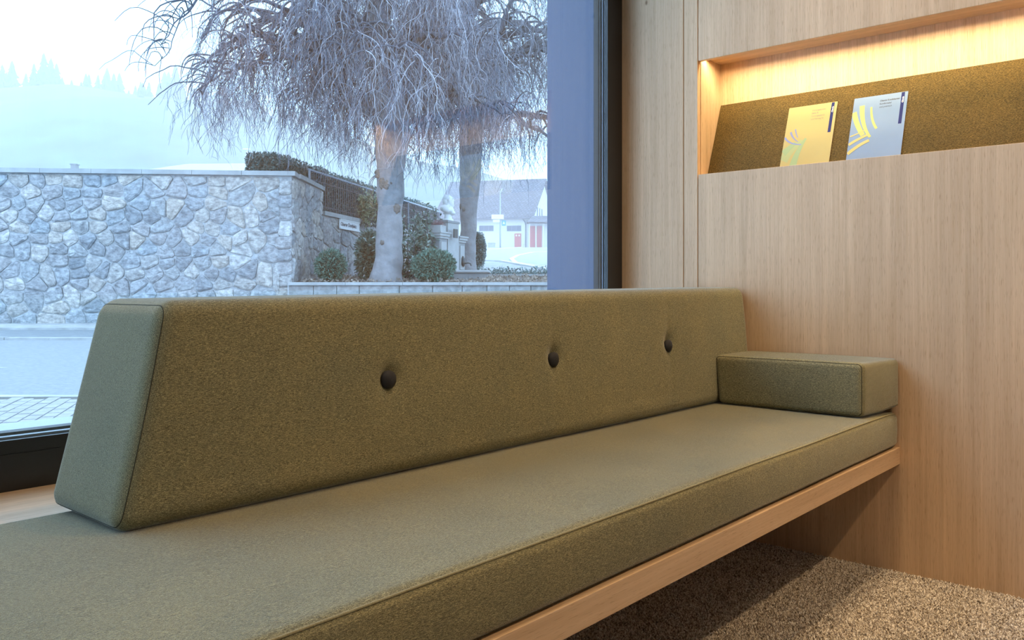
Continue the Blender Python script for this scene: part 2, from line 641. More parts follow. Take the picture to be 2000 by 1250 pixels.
# oak wall with its panels and the niche
NY0, NY1 = 0.28, 1.3396
NZ0, NZ1 = 1.173, 1.548
wr_ = thing('wall_right', None, None, (X1, 0, 0), kind='structure')
T = 0.019


def panel(y0, y1, z0, z1):
    return boxobj('panel', M['oak_z'], (X1, X1 + T, y0, y1, z0, z1), wr_, bevel=0.0008)


panel(1.3945, 1.900, 0.0, 3.30)
panel(1.3415, 1.3915, 0.0, 3.30)
panel(0.282, 1.3385, 0.0, NZ0)
panel(0.282, 1.3385, NZ1, 3.30)
panel(-0.80, 0.279, 0.0, 3.30)
panel(-1.90, -0.803, 0.0, 3.30)
panel(-4.0, -1.903, 0.0, 3.30)
bk = MB()
bk.box(X1 + 0.021, X1 + 0.03, NY1 + 0.0005, 1.9, 0, 3.3)
bk.box(X1 + 0.021, X1 + 0.03, -4.0, NY0, 0, 3.3)
bk.box(X1 + 0.021, X1 + 0.03, NY0, NY1, 0, NZ0 - 0.03)
bk.box(X1 + 0.021, X1 + 0.03, NY0, NY1, 1.62, 3.3)
bk.build('backing_board', M['dark'], wr_)
BX = 2.634
boxobj('niche_side', M['oak_z'], (X1 + T + 0.001, BX + 0.019, NY1, NY1 + 0.019, NZ0 - 0.02, 1.63), wr_)
boxobj('niche_side', M['oak_z'], (X1 + T + 0.001, BX + 0.019, NY0 - 0.019, NY0, NZ0 - 0.02, 1.63), wr_)
boxobj('niche_back', M['oak_z'], (BX, BX + 0.019, NY0, NY1, NZ0 - 0.02, 1.63), wr_)
boxobj('niche_shelf', M['oak_y'], (X1 + T + 0.0005, BX, NY0, NY1, NZ0 - 0.022, NZ0 - 0.003), wr_)
boxobj('niche_ceiling', M['oak_y'], (2.513, BX, NY0, NY1, 1.566, 1.585), wr_, bevel=0.0006)
boxobj('led_housing', M['spacer'], (X1 + T + 0.0005, 2.5125, NY0, NY1, 1.578, 1.586), wr_)
# fabric covered board leaning in the niche
bu = Vector((0.099, 0, 0.257)).normalized()
bnrm = Vector((-bu.z, 0, bu.x))
b0 = Vector((2.535, 0, 1.1705))
m = MB()
L = 0.2745
t_ = 0.006
for (ya, yb) in ((NY0 + 0.002, NY1 - 0.0015),):
    p = [b0, b0 + bu * L, b0 + bu * L - bnrm * t_, b0 - bnrm * t_]
    m.add([(q.x, ya, q.z) for q in p] + [(q.x, yb, q.z) for q in p],
          [(0, 1, 2, 3), (7, 6, 5, 4), (0, 4, 5, 1), (1, 5, 6, 2), (2, 6, 7, 3), (3, 7, 4, 0)])
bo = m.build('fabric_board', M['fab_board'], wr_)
bo['label'] = 'leaning backing board covered in olive woven cloth'

# window
win = thing('window_1', None, None, (0, YW, 0), kind='structure')
XR = 2.386
m = MB()
m.box(-4.0, X1, YW, 1.69, 0.42, 0.505)
m.box(-4.0, X1, YW + 0.0012, 1.69, 0.505, 0.507)
m.box(-4.0, X1, YW, 1.647, 0.507, 0.530)
m.build('frame', M['frame'], win)
m = MB()
m.box(XR, X1 - 0.0005, YW, 1.649, 0.530, 3.30)
m.box(XR + 0.004, X1 - 0.0005, 1.649, 1.653, 0.530, 3.30)
m.box(XR + 0.001, X1 - 0.0005, 1.653, 1.69, 0.530, 3.30)
m.build('frame', M['frame'], win)
boxobj('frame', M['frame'], (-4.0, X1, YW, 1.69, 3.22, 3.30), win)
boxobj('frame', M['frame'], (-4.0, -3.9, YW, 1.69, 0.53, 3.22), win)
m = MB()
m.box(-3.9, XR, 1.6565, 1.662, 0.528, 0.5335)
m.box(-3.9, XR, 1.667, 1.678, 0.528, 0.5325)
m.box(XR - 0.002, XR + 0.001, 1.6575, 1.6600, 0.533, 3.22)
m.build('glazing_spacer', M['spacer'], win)
m = MB()
m.box(-3.9, XR, 1.650, 1.690, 0.507, 0.528)
m.box(-3.9, XR, 1.690, 1.720, 0.500, 0.536)
m.box(XR - 0.005, XR + 0.02, 1.6635, 1.670, 0.533, 3.22)
m.box(XR - 0.003, XR + 0.02, 1.674, 1.694, 0.533, 3.22)
m.build('gasket', M['gasket'], win)
gm = MB()
gm.box(-3.92, XR + 0.0005, 1.6475, 1.6515, 0.526, 3.23)
gm.build('pane', M['glass'], win)
gm = MB()
gm.box(-3.92, XR + 0.0005, 1.680, 1.684, 0.526, 3.23)
gm.build('pane', M['glass_outer'], win)
boxobj('outer_sill', M['sillmetal'], (-4.0, XR, 1.72, 1.905, 0.49, 0.522), win, bevel=0.002)
boxobj('reveal_panel', M['cladding'], (XR, 2.9, 1.695, 1.905, -0.3, 3.8), win, bevel=0.002)
boxobj('reveal_panel', M['cladding'], (-4.2, -3.95, 1.695, 1.905, -0.3, 3.8), win, bevel=0.002)
boxobj('lintel_cladding', M['cladding'], (-4.2, 2.9, 1.905, 1.95, 3.20, 3.8), win)
boxobj('window_sill', M['oak_x'], (-4.0, X1, 1.372, YW - 0.0005, 0.420, 0.440), win, bevel=0.001)

# carpet pile
pm = MB()
pm.add([(1.0, -0.15, 0.0015), (X1 - 0.001, -0.15, 0.0015), (X1 - 0.001, 1.38, 0.0015), (1.0, 1.38, 0.0015)], [(0, 1, 2, 3)])
pile = pm.build('carpet_pile', M['yarn'])
tag(pile, 'speckled beige loop pile carpet under and before the bench', 'carpet', kind='stuff')
ng = bpy.data.node_groups.new('pile', 'GeometryNodeTree')
ng.interface.new_socket('Geometry', in_out='INPUT', socket_type='NodeSocketGeometry')
ng.interface.new_socket('Geometry', in_out='OUTPUT', socket_type='NodeSocketGeometry')
gi, go = ng.nodes.new('NodeGroupInput'), ng.nodes.new('NodeGroupOutput')
dp = ng.nodes.new('GeometryNodeDistributePointsOnFaces')
dp.inputs['Density'].default_value = 90000
ip = ng.nodes.new('GeometryNodeInstanceOnPoints')
ic = ng.nodes.new('GeometryNodeMeshIcoSphere')
ic.inputs['Radius'].default_value = 0.0021
ic.inputs['Subdivisions'].default_value = 1
sm = ng.nodes.new('GeometryNodeSetMaterial')
sm.inputs['Material'].default_value = M['yarn']
rv = ng.nodes.new('FunctionNodeRandomValue')
rv.data_type = 'FLOAT_VECTOR'
rv.inputs[0].default_value = (-0.7, -0.7, 0)
rv.inputs[1].default_value = (0.7, 0.7, 6.28)
rs = ng.nodes.new('FunctionNodeRandomValue')
rs.data_type = 'FLOAT_VECTOR'
rs.inputs[0].default_value = (0.6, 0.6, 1.2)
rs.inputs[1].default_value = (1.2, 1.2, 3.4)
ng.links.new(gi.outputs[0], dp.inputs['Mesh'])
ng.links.new(dp.outputs['Points'], ip.inputs['Points'])
ng.links.new(ic.outputs['Mesh'], sm.inputs['Geometry'])
ng.links.new(sm.outputs[0], ip.inputs['Instance'])
ng.links.new(rv.outputs[0], ip.inputs['Rotation'])
ng.links.new(rs.outputs[0], ip.inputs['Scale'])
ng.links.new(ip.outputs[0], go.inputs[0])
md = pile.modifiers.new('pile', 'NODES')
md.node_group = ng

# ------------------------------------------------------------------ bench and cushions
bench = thing('bench', 'pale oak built-in bench ledge running along the window to the oak wall', 'bench', (0.8, 0.711, 0.3066))
boxobj('front_rail', M['oak_x'], (-1.4, X1 - 0.0005, 0.711, 0.733, 0.3066, 0.3534), bench, bevel=0.001)
boxobj('seat_board', M['oak_x'], (-1.4, X1 - 0.0005, 0.7332, 1.399, 0.330, 0.3534), bench)


def wob(x, s, a):
    return a * (mnoise.noise(Vector((x * s, 3.3, 1.7))))


# seat cushion
SX0, SX1, SY0, SY1, SZ0, SZ1, SR = -1.3, 2.471, 0.716, 1.371, 0.3545, 0.458, 0.017


def seat_warp(p, n):
    v = (p.y - SY0) / (SY1 - SY0)
    w = (p.z - SZ0) / (SZ1 - SZ0)
    if n.z > 0.3:
        p.z += 0.0035 * math.sin(math.pi * min(max(v, 0), 1)) + wob(p.x + p.y * 2, 2.5, 0.0016) - 0.002
    if n.y < -0.3:
        p.y -= 0.004 * math.sin(math.pi * min(max(w, 0), 1)) + wob(p.x, 4.0, 0.0015)
    e = max(0, 1 - (SX1 - p.x) / 0.09)
    p.z -= 0.006 * e * e * max(w, 0)
    return p


seat = thing('seat_cushion', 'long flat olive grey wool seat cushion lying on the oak bench', 'cushion', (0.6, 1.05, SZ0))
rounded(SX0, SX1, SY0, SY1, SZ0, SZ1, SR, 190, 34, 8, seat_warp).build('cushion_body', M['fab_x'], seat, smooth=True)


def seam_path(pts, warp, r, off=0.0):
    out = []
    for (q, n) in pts:
        n = Vector(n).normalized()
        p = Vector(q) + n * r
        p = warp(p, n)
        out.append(p + n * off)
    return out


pts = [((SX0 + SR + (SX1 - SX0 - 2 * SR) * i / 160, SY0 + SR, SZ1 - SR), (0, -1, 1.0)) for i in range(161)]
pth = seam_path(pts, seat_warp, SR, 0.0004)
m = MB(); m.tube(pth, 0.0021, 6)
m.build('piping', M['seam_light'], seat, smooth=True)
m = MB(); m.tube([p + Vector((0, -0.0016, -0.0032)) for p in pth], 0.0007, 5)
m.build('seam', M['seam'], seat, smooth=True)
pts = [((SX0 + SR + (SX1 - SX0 - 2 * SR) * i / 100, SY0 + SR, SZ0 + SR), (0, -1, -1.0)) for i in range(101)]
m = MB(); m.tube(seam_path(pts, seat_warp, SR, 0.0), 0.0011, 5)
m.build('seam', M['seam'], seat, smooth=True)

# backrest cushion with three buttons
BX0, BX1, BY0, BY1, BZ0, BZ1, BR = 0.500, 2.470, 1.150, 1.400, 0.4585, 0.782, 0.028
BUT = [(0.9947, 0.633), (1.480, 0.638), (1.984, 0.642)]


def back_warp(p, n):
    t = (p.z - BZ0) / (BZ1 - BZ0)
    u = (p.x - BX0) / (BX1 - BX0)
    w = (p.y - BY0) / (BY1 - BY0)
    x, z = p.x, p.z
    p = p.copy()
    p.z += 0.020 * u * t
    if n.y < -0.2:
        x2 = x + 0.075 * t * (1 - u)
        bul = 0.006 * math.sin(math.pi * min(max(t, 0), 1))
        for (bx, bz) in BUT:
            rho = math.hypot(x2 - bx, z - bz)
            bul -= 0.010 * math.exp(-(rho / 0.021) ** 2) + 0.006 * math.exp(-rho / 0.035)
            bul -= 0.002 * math.exp(-((x2 - bx) / 0.012) ** 2) * math.exp(-abs(z - bz) / 0.09)
        p.y -= bul
        if t < 0.15:
            p.y -= wob(x, 3.0, 0.004)
    p.x += 0.080 * t * (1 - u)
    p.y += 0.024 * t * (1 - w)
    return p


back = thing('backrest_cushion', 'long tall olive wool backrest bolster with three dark buttons before the window', 'cushion', (1.48, 1.275, BZ0))
rounded(BX0, BX1, BY0, BY1, BZ0, BZ1, BR, 210, 26, 36, back_warp).build('cushion_body', M['fab_x'], back, smooth=True)


def end_ring(x0, y0, y1, z0, z1, r, sgn):
    """rounded rectangle around an end face: base points + normals at 45 degrees"""
    out = []
    cs = [((y0 + r), (z0 + r), 180, 270), ((y1 - r), (z0 + r), 270, 360), ((y1 - r), (z1 - r), 0, 90), ((y0 + r), (z1 - r), 90, 180)]
    for (cy, cz, a0, a1) in cs:
        for i in range(9):
            a = math.radians(a0 + (a1 - a0) * i / 8)
            out.append(((x0, cy, cz), (sgn, math.cos(a), math.sin(a))))
    out.append(out[0])
    fine = []
    for (a, b) in zip(out[:-1], out[1:]):
        k = max(1, int((Vector(a[0]) - Vector(b[0])).length / 0.012))
        for i in range(k):
            fine.append((tuple(Vector(a[0]).lerp(Vector(b[0]), i / k)), tuple(Vector(a[1]).lerp(Vector(b[1]), i / k))))
    fine.append(out[-1])
    return fine


m = MB(); m.tube(seam_path(end_ring(BX0 + BR, BY0, BY1, BZ0, BZ1, BR, -1), back_warp, BR, -0.0004), 0.0010, 5)
m.build('seam', M['seam'], back, smooth=True)
m = MB(); m.tube(seam_path(end_ring(BX1 - BR, BY0, BY1, BZ0, BZ1, BR, 1), back_warp, BR, -0.0004), 0.0010, 5)
m.build('seam', M['seam'], back, smooth=True)
for (bx, bz) in BUT:
    m = MB()
    t = (bz - BZ0) / (BZ1 - BZ0)
    yb = BY0 + 0.024 * t - 0.006 + 0.0155
    prof = [(0.0005, 0.0065), (0.006, 0.0060), (0.011, 0.0042), (0.0160, 0.001), (0.0172, -0.003), (0.0155, -0.009), (0.0005, -0.012)]
    n = 28
    base = len(m.v)
    for (r, hgt) in prof:
        for k in range(n):
            a = 2 * math.pi * k / n
            m.v.append((bx + r * math.cos(a), yb - 0.0125 - hgt, bz + r * math.sin(a)))
    for i in range(len(prof) - 1):
        for k in range(n):
            k2 = (k + 1) % n
            m.f.append((base + i * n + k, base + i * n + k2, base + (i + 1) * n + k2, base + (i + 1) * n + k))
    m.build('button', M['button'], back, smooth=True)['label'] = 'round navy black cloth button'

# armrest cushion
AX0, AX1, AY0, AY1, AZ0, AZ1, AR = 2.238, 2.471, 0.735, 1.147, 0.4605, 0.603, 0.015


def arm_warp(p, n):
    v = (p.y - AY0) / (AY1 - AY0)
    w = (p.z - AZ0) / (AZ1 - AZ0)
    u = (p.x - AX0) / (AX1 - AX0)
    s = lambda q: math.sin(math.pi * min(max(q, 0), 1))
    p = p.copy()
    if n.z > 0.3: p.z += 0.004 * s(v) * s(u)
    if n.x < -0.3: p.x -= 0.004 * s(v) * s(w)
    if n.y < -0.3: p.y -= 0.005 * s(u) * s(w)
    p.y += 0.012 * w * v - 0.024 * u * (1 - v)
    if n.z < -0.3:
        e = max(0, (u - 0.55) / 0.45)
        p.z += 0.006 * e * (1 - v)
    return p


arm = thing('armrest_cushion', 'small olive wool block cushion on the seat against the oak wall', 'cushion', (2.35, 0.94, AZ0))
rounded(AX0, AX1, AY0, AY1, AZ0, AZ1, AR, 16, 30, 10, arm_warp).build('cushion_body', M['fab_y'], arm, smooth=True)
m = MB(); m.tube(seam_path(end_ring(AX0 + AR, AY0, AY1, AZ0, AZ1, AR, -1), arm_warp, AR, -0.0001), 0.0011, 5)
m.build('seam', M['seam'], arm, smooth=True)
m = MB(); m.tube(seam_path(end_ring(AX1 - AR, AY0, AY1, AZ0, AZ1, AR, 1), arm_warp, AR, -0.0001), 0.0011, 5)
m.build('seam', M['seam'], arm, smooth=True)


# ------------------------------------------------------------------ brochures
def text_mesh(name, body, size, mat, to_world, parent, spacing=1.0, bold=0.0):
    cu = bpy.data.curves.new(name, 'FONT')
    cu.body = body
    cu.size = size
    cu.space_line = 1.15
    cu.space_character = spacing
    cu.offset = bold
    cu.resolution_u = 2
    ob = bpy.data.objects.new('tmp_text', cu)
    COL.objects.link(ob)
    bpy.context.view_layer.update()
    me0 = ob.evaluated_get(bpy.context.evaluated_depsgraph_get()).to_mesh()
    mb = MB()
    mb.v = [tuple(to_world(v.co.x, v.co.y)) for v in me0.vertices]
    mb.f = [tuple(p.vertices) for p in me0.polygons]
    ob.to_mesh_clear()
    bpy.data.objects.remove(ob)
    bpy.data.curves.remove(cu)
    return mb.build(name, mat, parent)


def brochure(y_left, label, cover, strokes, lines, grad_name):
    BW, BH, BT = 0.154, 0.2195, 0.0028
    org = b0 + bu * 0.0015 + bnrm * (BT + 0.0006)

    def at(a, b, h=0.0):
        """a: 0..1 across from its left edge, b: 0..1 down from the top"""
        return Vector((0, y_left - a * BW, 0)) + org + bu * ((1 - b) * BH) + bnrm * h

    t = thing('brochure', label, 'brochure', at(0.5, 1.0), group='bank brochures in the niche')
    m = MB()

    def slab(h0, h1, shrink=0.0):
        c = [(shrink, shrink), (1 - shrink, shrink), (1 - shrink, 1 - shrink), (shrink, 1 - shrink)]
        m.add([at(a, b, h0) for a, b in c] + [at(a, b, h1) for a, b in c],
              [(0, 1, 2, 3), (7, 6, 5, 4), (0, 4, 5, 1), (1, 5, 6, 2), (2, 6, 7, 3), (3, 7, 4, 0)])
    slab(-BT, -0.0004, 0.004)
    m.build('pages', M['paper'], t)
    m = MB(); slab(-0.0004, 0.0)
    m.build('cover', cover, t)
    m = MB()
    m.add([at(a, b, 0.0002) for a, b in ((0.885, 0.006), (0.945, 0.006), (0.945, 0.485), (0.885, 0.485))], [(0, 3, 2, 1)])
    m.build('spine_tab', M['navy'], t)
    for k, (p0, p1, p2, w0, w1, mt) in enumerate(strokes):
        m = MB()
        prev = None
        n = 12
        vs_ = []
        for i in range(n + 1):
            s = i / n
            x = (1 - s) ** 2 * p0[0] + 2 * s * (1 - s) * p1[0] + s * s * p2[0]
            y = (1 - s) ** 2 * p0[1] + 2 * s * (1 - s) * p1[1] + s * s * p2[1]
            dx = 2 * (1 - s) * (p1[0] - p0[0]) + 2 * s * (p2[0] - p1[0])
            dy = (2 * (1 - s) * (p1[1] - p0[1]) + 2 * s * (p2[1] - p1[1])) * 1.42
            l = math.hypot(dx, dy) or 1
            w = (w0 + (w1 - w0) * s) * 0.5
            vs_ += [at(max(0, x + dy / l * w), y - dx / l * w / 1.42, 0.00025 + 0.00006 * k), at(max(0, x - dy / l * w), y + dx / l * w / 1.42, 0.00025 + 0.00006 * k)]
        m.add(vs_, [(2 * i, 2 * i + 1, 2 * i + 3, 2 * i + 2) for i in range(n)])
        m.build('brush_stroke', M[mt], t)
    y = 0.105
    for (s, mt, bd) in lines:
        text_mesh('lettering', s, 0.0082, M[mt], lambda tx, ty, y=y: at(0.50 + tx / BW * 0.8, y - ty / BH, 0.0003), t, bold=bd)
        y += 0.048
    text_mesh('lettering', 'Clientis', 0.0078, M['paper'], lambda tx, ty: at(0.934 - ty / BW * 0.85, 0.165 - tx / BH * 0.85, 0.0004), t, bold=0.0002)
    return t


M['paper'] = plain('white paper', (0.86, 0.85, 0.82), 0.6)
M['navy'] = plain('navy print', (0.018, 0.025, 0.12), 0.7, spec=0.2)
M['cover_yellow'] = plain('yellow coated cover', (0.42, 0.35, 0.145), 0.6, var=0.03, vscale=6, spec=0.25)
M['cover_blue'] = plain('pale blue coated cover', (0.19, 0.275, 0.42), 0.6, var=0.04, vscale=6, spec=0.25)
M['p_blue'] = plain('blue print', (0.18, 0.22, 0.45), 0.6)
M['p_green'] = plain('green print', (0.27, 0.36, 0.18), 0.6)
M['p_green2'] = plain('pale green print', (0.33, 0.37, 0.17), 0.6)
M['p_yellow'] = plain('yellow print', (0.42, 0.45, 0.14), 0.6)
M['p_amber'] = plain('amber print', (0.52, 0.42, 0.14), 0.6)
M['ink'] = plain('black ink', (0.05, 0.05, 0.05), 0.6)
M['ink2'] = plain('grey ink', (0.20, 0.19, 0.15), 0.6)

brochure(1.0865, 'pale yellow bank brochure with green and blue brush strokes leaning in the niche', M['cover_yellow'], [
    ((0.40, 0.58), (0.15, 0.68), (0.04, 0.88), 0.10, 0.22, 'p_green2'),
    ((0.46, 0.54), (0.30, 0.75), (0.27, 0.995), 0.05, 0.16, 'p_green'),
    ((0.26, 0.60), (0.12, 0.68), (0.02, 0.76), 0.08, 0.16, 'p_green'),
    ((0.01, 0.49), (0.12, 0.615), (0.38, 0.635), 0.04, 0.02, 'p_blue'),
    ((0.12, 0.41), (0.17, 0.52), (0.31, 0.585), 0.045, 0.012, 'p_blue'),
    ((0.21, 0.37), (0.23, 0.45), (0.29, 0.515), 0.03, 0.012, 'p_blue')],
    [('Vorsorgekonten', 'ink2', 0.0001), ('S\u00e4ule 3a', 'ink2', 0.0001), ('Vorsorgesparen', 'ink2', 0), ('und Vertrag 3a', 'ink2', 0)], 'y')
brochure(0.8815, 'pale blue bank brochure with yellow brush strokes leaning in the niche', M['cover_blue'], [
    ((0.03, 0.22), (0.10, 0.42), (0.26, 0.60), 0.10, 0.09, 'p_yellow'),
    ((0.17, 0.13), (0.20, 0.45), (0.40, 0.64), 0.10, 0.05, 'p_yellow'),
    ((0.35, 0.17), (0.37, 0.38), (0.50, 0.52), 0.04, 0.05, 'p_yellow'),
    ((0.02, 0.60), (0.16, 0.57), (0.32, 0.51), 0.03, 0.02, 'p_amber'),
    ((0.01, 0.73), (0.16, 0.65), (0.36, 0.60), 0.06, 0.05, 'p_amber'),
    ((0.01, 0.87), (0.20, 0.74), (0.39, 0.69), 0.07, 0.06, 'p_amber')],
    [('Clientis Kreditkarten', 'ink', 0.00012), ('Komfortabel', 'ink', 0.00008), ('und praktisch', 'ink', 0)], 'b')

# ------------------------------------------------------------------ outside: ground
GZ = H - 1.0                  # street level
m = MB()
m.box(-30, 30, 7.62, 40, GZ - 0.3, GZ)
tag(m.build('road', M['asphalt'], None, (0, 16, GZ), True), kind='structure')
m = MB()
m.box(-16, -3.2, 16.1, 19.35, GZ, GZ + 0.02)
tag(m.build('road_gutter', M['gutter'], None, (-8, 18, GZ), True), kind='structure')
m = MB()
rnd = random.Random(5)
kb = thing('far_kerb', None, None, (-8, 16, GZ), True, kind='structure')
x = -16.0
while x < 2.0:
    w = 0.9 + rnd.uniform(-0.05, 0.05)
    boxobj('kerb_stone', M['kerb'], (x, x + w - 0.02, 15.9 + rnd.uniform(-.02, .02), 16.1, GZ, GZ + 0.045 + rnd.uniform(0, .012)), kb)
    x += w
tag(boxobj('sidewalk_far', M['kerb'], (-16, -3.0, 19.35, 22.6, GZ, GZ + 0.07), None, org=(-8, 21, GZ), ext=True), kind='structure')
lm = MB()
lm.add([(-7.2, 10.28, GZ + .004), (-6.30, 10.42, GZ + .004), (-7.2, 10.55, GZ + .004)], [(0, 1, 2)])
lm.box(-9.5, -7.2, 10.33, 10.5, GZ + .001, GZ + .004)
tag(lm.build('road_marking', M['road_paint'], None, (-6.5, 10.4, GZ), True), 'white painted arrow tip on the asphalt road', 'road marking')

# near sidewalk with pavers
sw = thing('sidewalk', None, None, (-3.8, 7, GZ), True, kind='structure')
boxobj('paver_bed', M['paverjoint'], (-12, 14, 2.9, 7.5, GZ - 0.2, GZ + 0.012), sw)
boxobj('kerb', M['kerb'], (-12, 14, 7.5, 7.62, GZ - 0.2, GZ + 0.02), sw)
ang = math.radians(107)
du, dv = Vector((math.cos(ang), math.sin(ang))), Vector((-math.sin(ang), math.cos(ang)))
rest = MB()
cnt = 0
rnd = random.Random(3)
for i in range(-40, 41):
    for j in range(-20, 21):
        off = 0.5 * (i % 2)
        c = Vector((-3.6, 6.6)) + dv * (i * 0.105) + du * ((j + off) * 0.205)
        cs = []
        hu, hv = 0.0985, 0.0485
        for (a, b) in ((-hu, -hv), (hu, -hv), (hu, hv), (-hu, hv)):
            cs.append(c + du * a + dv * b)
        if max(p.y for p in cs) > 7.49 or min(p.y for p in cs) < 5.4:
            continue
        if not (-6.5 < c.x < -0.5):
            continue
        z1 = GZ + 0.022 + rnd.uniform(0, 0.005)
        vv = [(p.x, p.y, GZ) for p in cs] + [(c.x + (p.x - c.x) * .95, c.y + (p.y - c.y) * .95, z1) for p in cs]
        ff = [(4, 5, 6, 7), (0, 1, 5, 4), (1, 2, 6, 5), (2, 3, 7, 6), (3, 0, 4, 7)]
        if -4.9 < c.x < -2.2 and c.y > 5.95 and cnt < 290:
            mm = MB(); mm.add(vv, ff); mm.build('paver', M['paver'], sw); cnt += 1
        else:
            rest.add(vv, ff)
o = rest.build('paver_field', M['paver'], sw)
o['kind'] = 'stuff'


# ------------------------------------------------------------------ rubble walls
def voronoi_cells(Wd, Ht, cw, ch, seed, quoin_right=False):
    rnd = random.Random(seed)
    seeds = []
    ny = max(2, round(Ht / ch))
    for j in range(ny):
        nx = max(2, round(Wd / cw * rnd.uniform(0.9, 1.12)))
        ph = rnd.random()
        for i in range(nx):
            x = (i + ph) * Wd / nx + rnd.uniform(-.22, .22) * cw
            y = (j + .5) * Ht / ny + rnd.uniform(-.24, .24) * ch
            if rnd.random() < 0.13:
                continue
            seeds.append((x, y))
    cells = []
    for a, (x, y) in enumerate(seeds):
        poly = [(0, 0), (Wd, 0), (Wd, Ht), (0, Ht)]
        for b, (u, v) in enumerate(seeds):
            if a == b or abs(u - x) > 3 * cw or abs(v - y) > 3 * ch:
                continue
            mx, my, nx_, ny_ = (x + u) / 2, (y + v) / 2, u - x, v - y
            out = []
            for k in range(len(poly)):
                p, q = poly[k], poly[(k + 1) % len(poly)]
                dp_ = (p[0] - mx) * nx_ + (p[1] - my) * ny_
                dq = (q[0] - mx) * nx_ + (q[1] - my) * ny_
                if dp_ <= 0:
                    out.append(p)
                if dp_ * dq < 0:
                    t = dp_ / (dp_ - dq)
                    out.append((p[0] + (q[0] - p[0]) * t, p[1] + (q[1] - p[1]) * t))
            poly = out
            if len(poly) < 3:
                break
        if len(poly) >= 3:
            cells.append(poly)
    return cells


def stone_from_poly(poly, place, rnd, gap=0.009, proud=0.05):
    cx = sum(p[0] for p in poly) / len(poly)
    cy = sum(p[1] for p in poly) / len(poly)
    # drop near-duplicate corners, cut corners once
    pp = []
    for p in poly:
        if not pp or math.hypot(p[0] - pp[-1][0], p[1] - pp[-1][1]) > 0.05:
            pp.append(p)
    if len(pp) < 3:
        return None
    cut = []
    n = len(pp)
    for k in range(n):
        p, q, r = pp[k - 1], pp[k], pp[(k + 1) % n]
        f = 0.16
        cut.append((q[0] + (p[0] - q[0]) * f + rnd.uniform(-.008, .008), q[1] + (p[1] - q[1]) * f + rnd.uniform(-.008, .008)))
        cut.append((q[0] + (r[0] - q[0]) * f + rnd.uniform(-.008, .008), q[1] + (r[1] - q[1]) * f + rnd.uniform(-.008, .008)))
    n = len(cut)

    def shr(p, s):
        d = math.hypot(p[0] - cx, p[1] - cy) or 1
        k = max(0.1, (d - s) / d)
        return (cx + (p[0] - cx) * k, cy + (p[1] - cy) * k)
    m = MB()
    h = proud * rnd.uniform(0.7, 1.4)
    tx, ty = rnd.uniform(-.06, .06), rnd.uniform(-.08, .08)
    r0 = [shr(p, gap) for p in cut]
    r1 = [shr(p, gap + 0.010) for p in cut]
    r2 = [shr(p, gap + 0.06) for p in cut]
    v = [place(p[0], p[1], -0.03) for p in r0]
    v += [place(p[0], p[1], h * 0.6 + tx * (p[0] - cx) + ty * (p[1] - cy)) for p in r1]
    v += [place(p[0], p[1], h + tx * (p[0] - cx) + ty * (p[1] - cy) + rnd.uniform(-.016, .016)) for p in r2]
    v.append(place(cx, cy, h + rnd.uniform(-.005, .02)))
    f = []
    for ring in range(2):
        for k in range(n):
            k2 = (k + 1) % n
            f.append((ring * n + k, ring * n + k2, (ring + 1) * n + k2, (ring + 1) * n + k))
    for k in range(n):
        f.append((2 * n + k, 2 * n + (k + 1) % n, 3 * n))
    m.add(v, f)
    return m


def rubble(parent, p0, p1, zb, zt, cw, ch, seed, nrm, quoins=None, gap=0.009):
    """stones on the vertical face from p0 to p1 (right, depth); nrm points out of the wall"""
    a, b = Vector(p0), Vector(p1)
    L = (b - a).length
    d = (b - a) / L
    rnd = random.Random(seed + 7)

    def place(u, v, h):
        return (a.x + d.x * u + nrm[0] * h, a.y + d.y * u + nrm[1] * h, zb + v)
    W1 = L - (0.30 if quoins else 0)
    k = 0
    for poly in voronoi_cells(W1, zt - zb, cw, ch, seed):
        m = stone_from_poly(poly, place, rnd, gap)
        if m:
            m.build('stone', M['stone'], parent); k += 1
    if quoins:
        y = 0
        while y < zt - zb - 0.1:
            hq = min(rnd.uniform(.30, .44), zt - zb - y)
            wq = rnd.choice((0.34, 0.42, 0.36))
            m = stone_from_poly([(W1 - (wq - .30) , y), (L + 0.03, y), (L + 0.03, y + hq), (W1 - (wq - .30), y + hq)], place, rnd, 0.012, 0.06)
            m.build('stone', M['stone'], parent); k += 1
            y += hq
    return k


WT = H + 3.0
A0, A1 = (-13.6, 21.72), (-5.93, 22.4)
nrmA = Vector((0.088, -0.996)).normalized()
C1 = (-5.87, 25.7)
gw = thing('stone_wall', 'tall pale rubble stone wall with flat coping across the street', 'wall', (-9.8, 22.2, GZ), True)
m = MB()
m.add([(A0[0], A0[1], GZ - .1), (A1[0], A1[1], GZ - .1), (C1[0], C1[1], GZ - .1), (A0[0], 25.7, GZ - .1),
       (A0[0], A0[1], WT), (A1[0], A1[1], WT), (C1[0], C1[1], WT), (A0[0], 25.7, WT)],
      [(0, 3, 2, 1), (4, 5, 6, 7), (0, 1, 5, 4), (1, 2, 6, 5), (2, 3, 7, 6), (3, 0, 4, 7)])
m.build('wall_core', M['mortar'], gw)
n1 = rubble(gw, A0, A1, GZ, WT - 0.02, 0.47, 0.295, 11, nrmA, quoins=True)
n2 = rubble(gw, A1, C1, GZ + 0.6, WT - 0.02, 0.50, 0.36, 12, (1, -0.02))
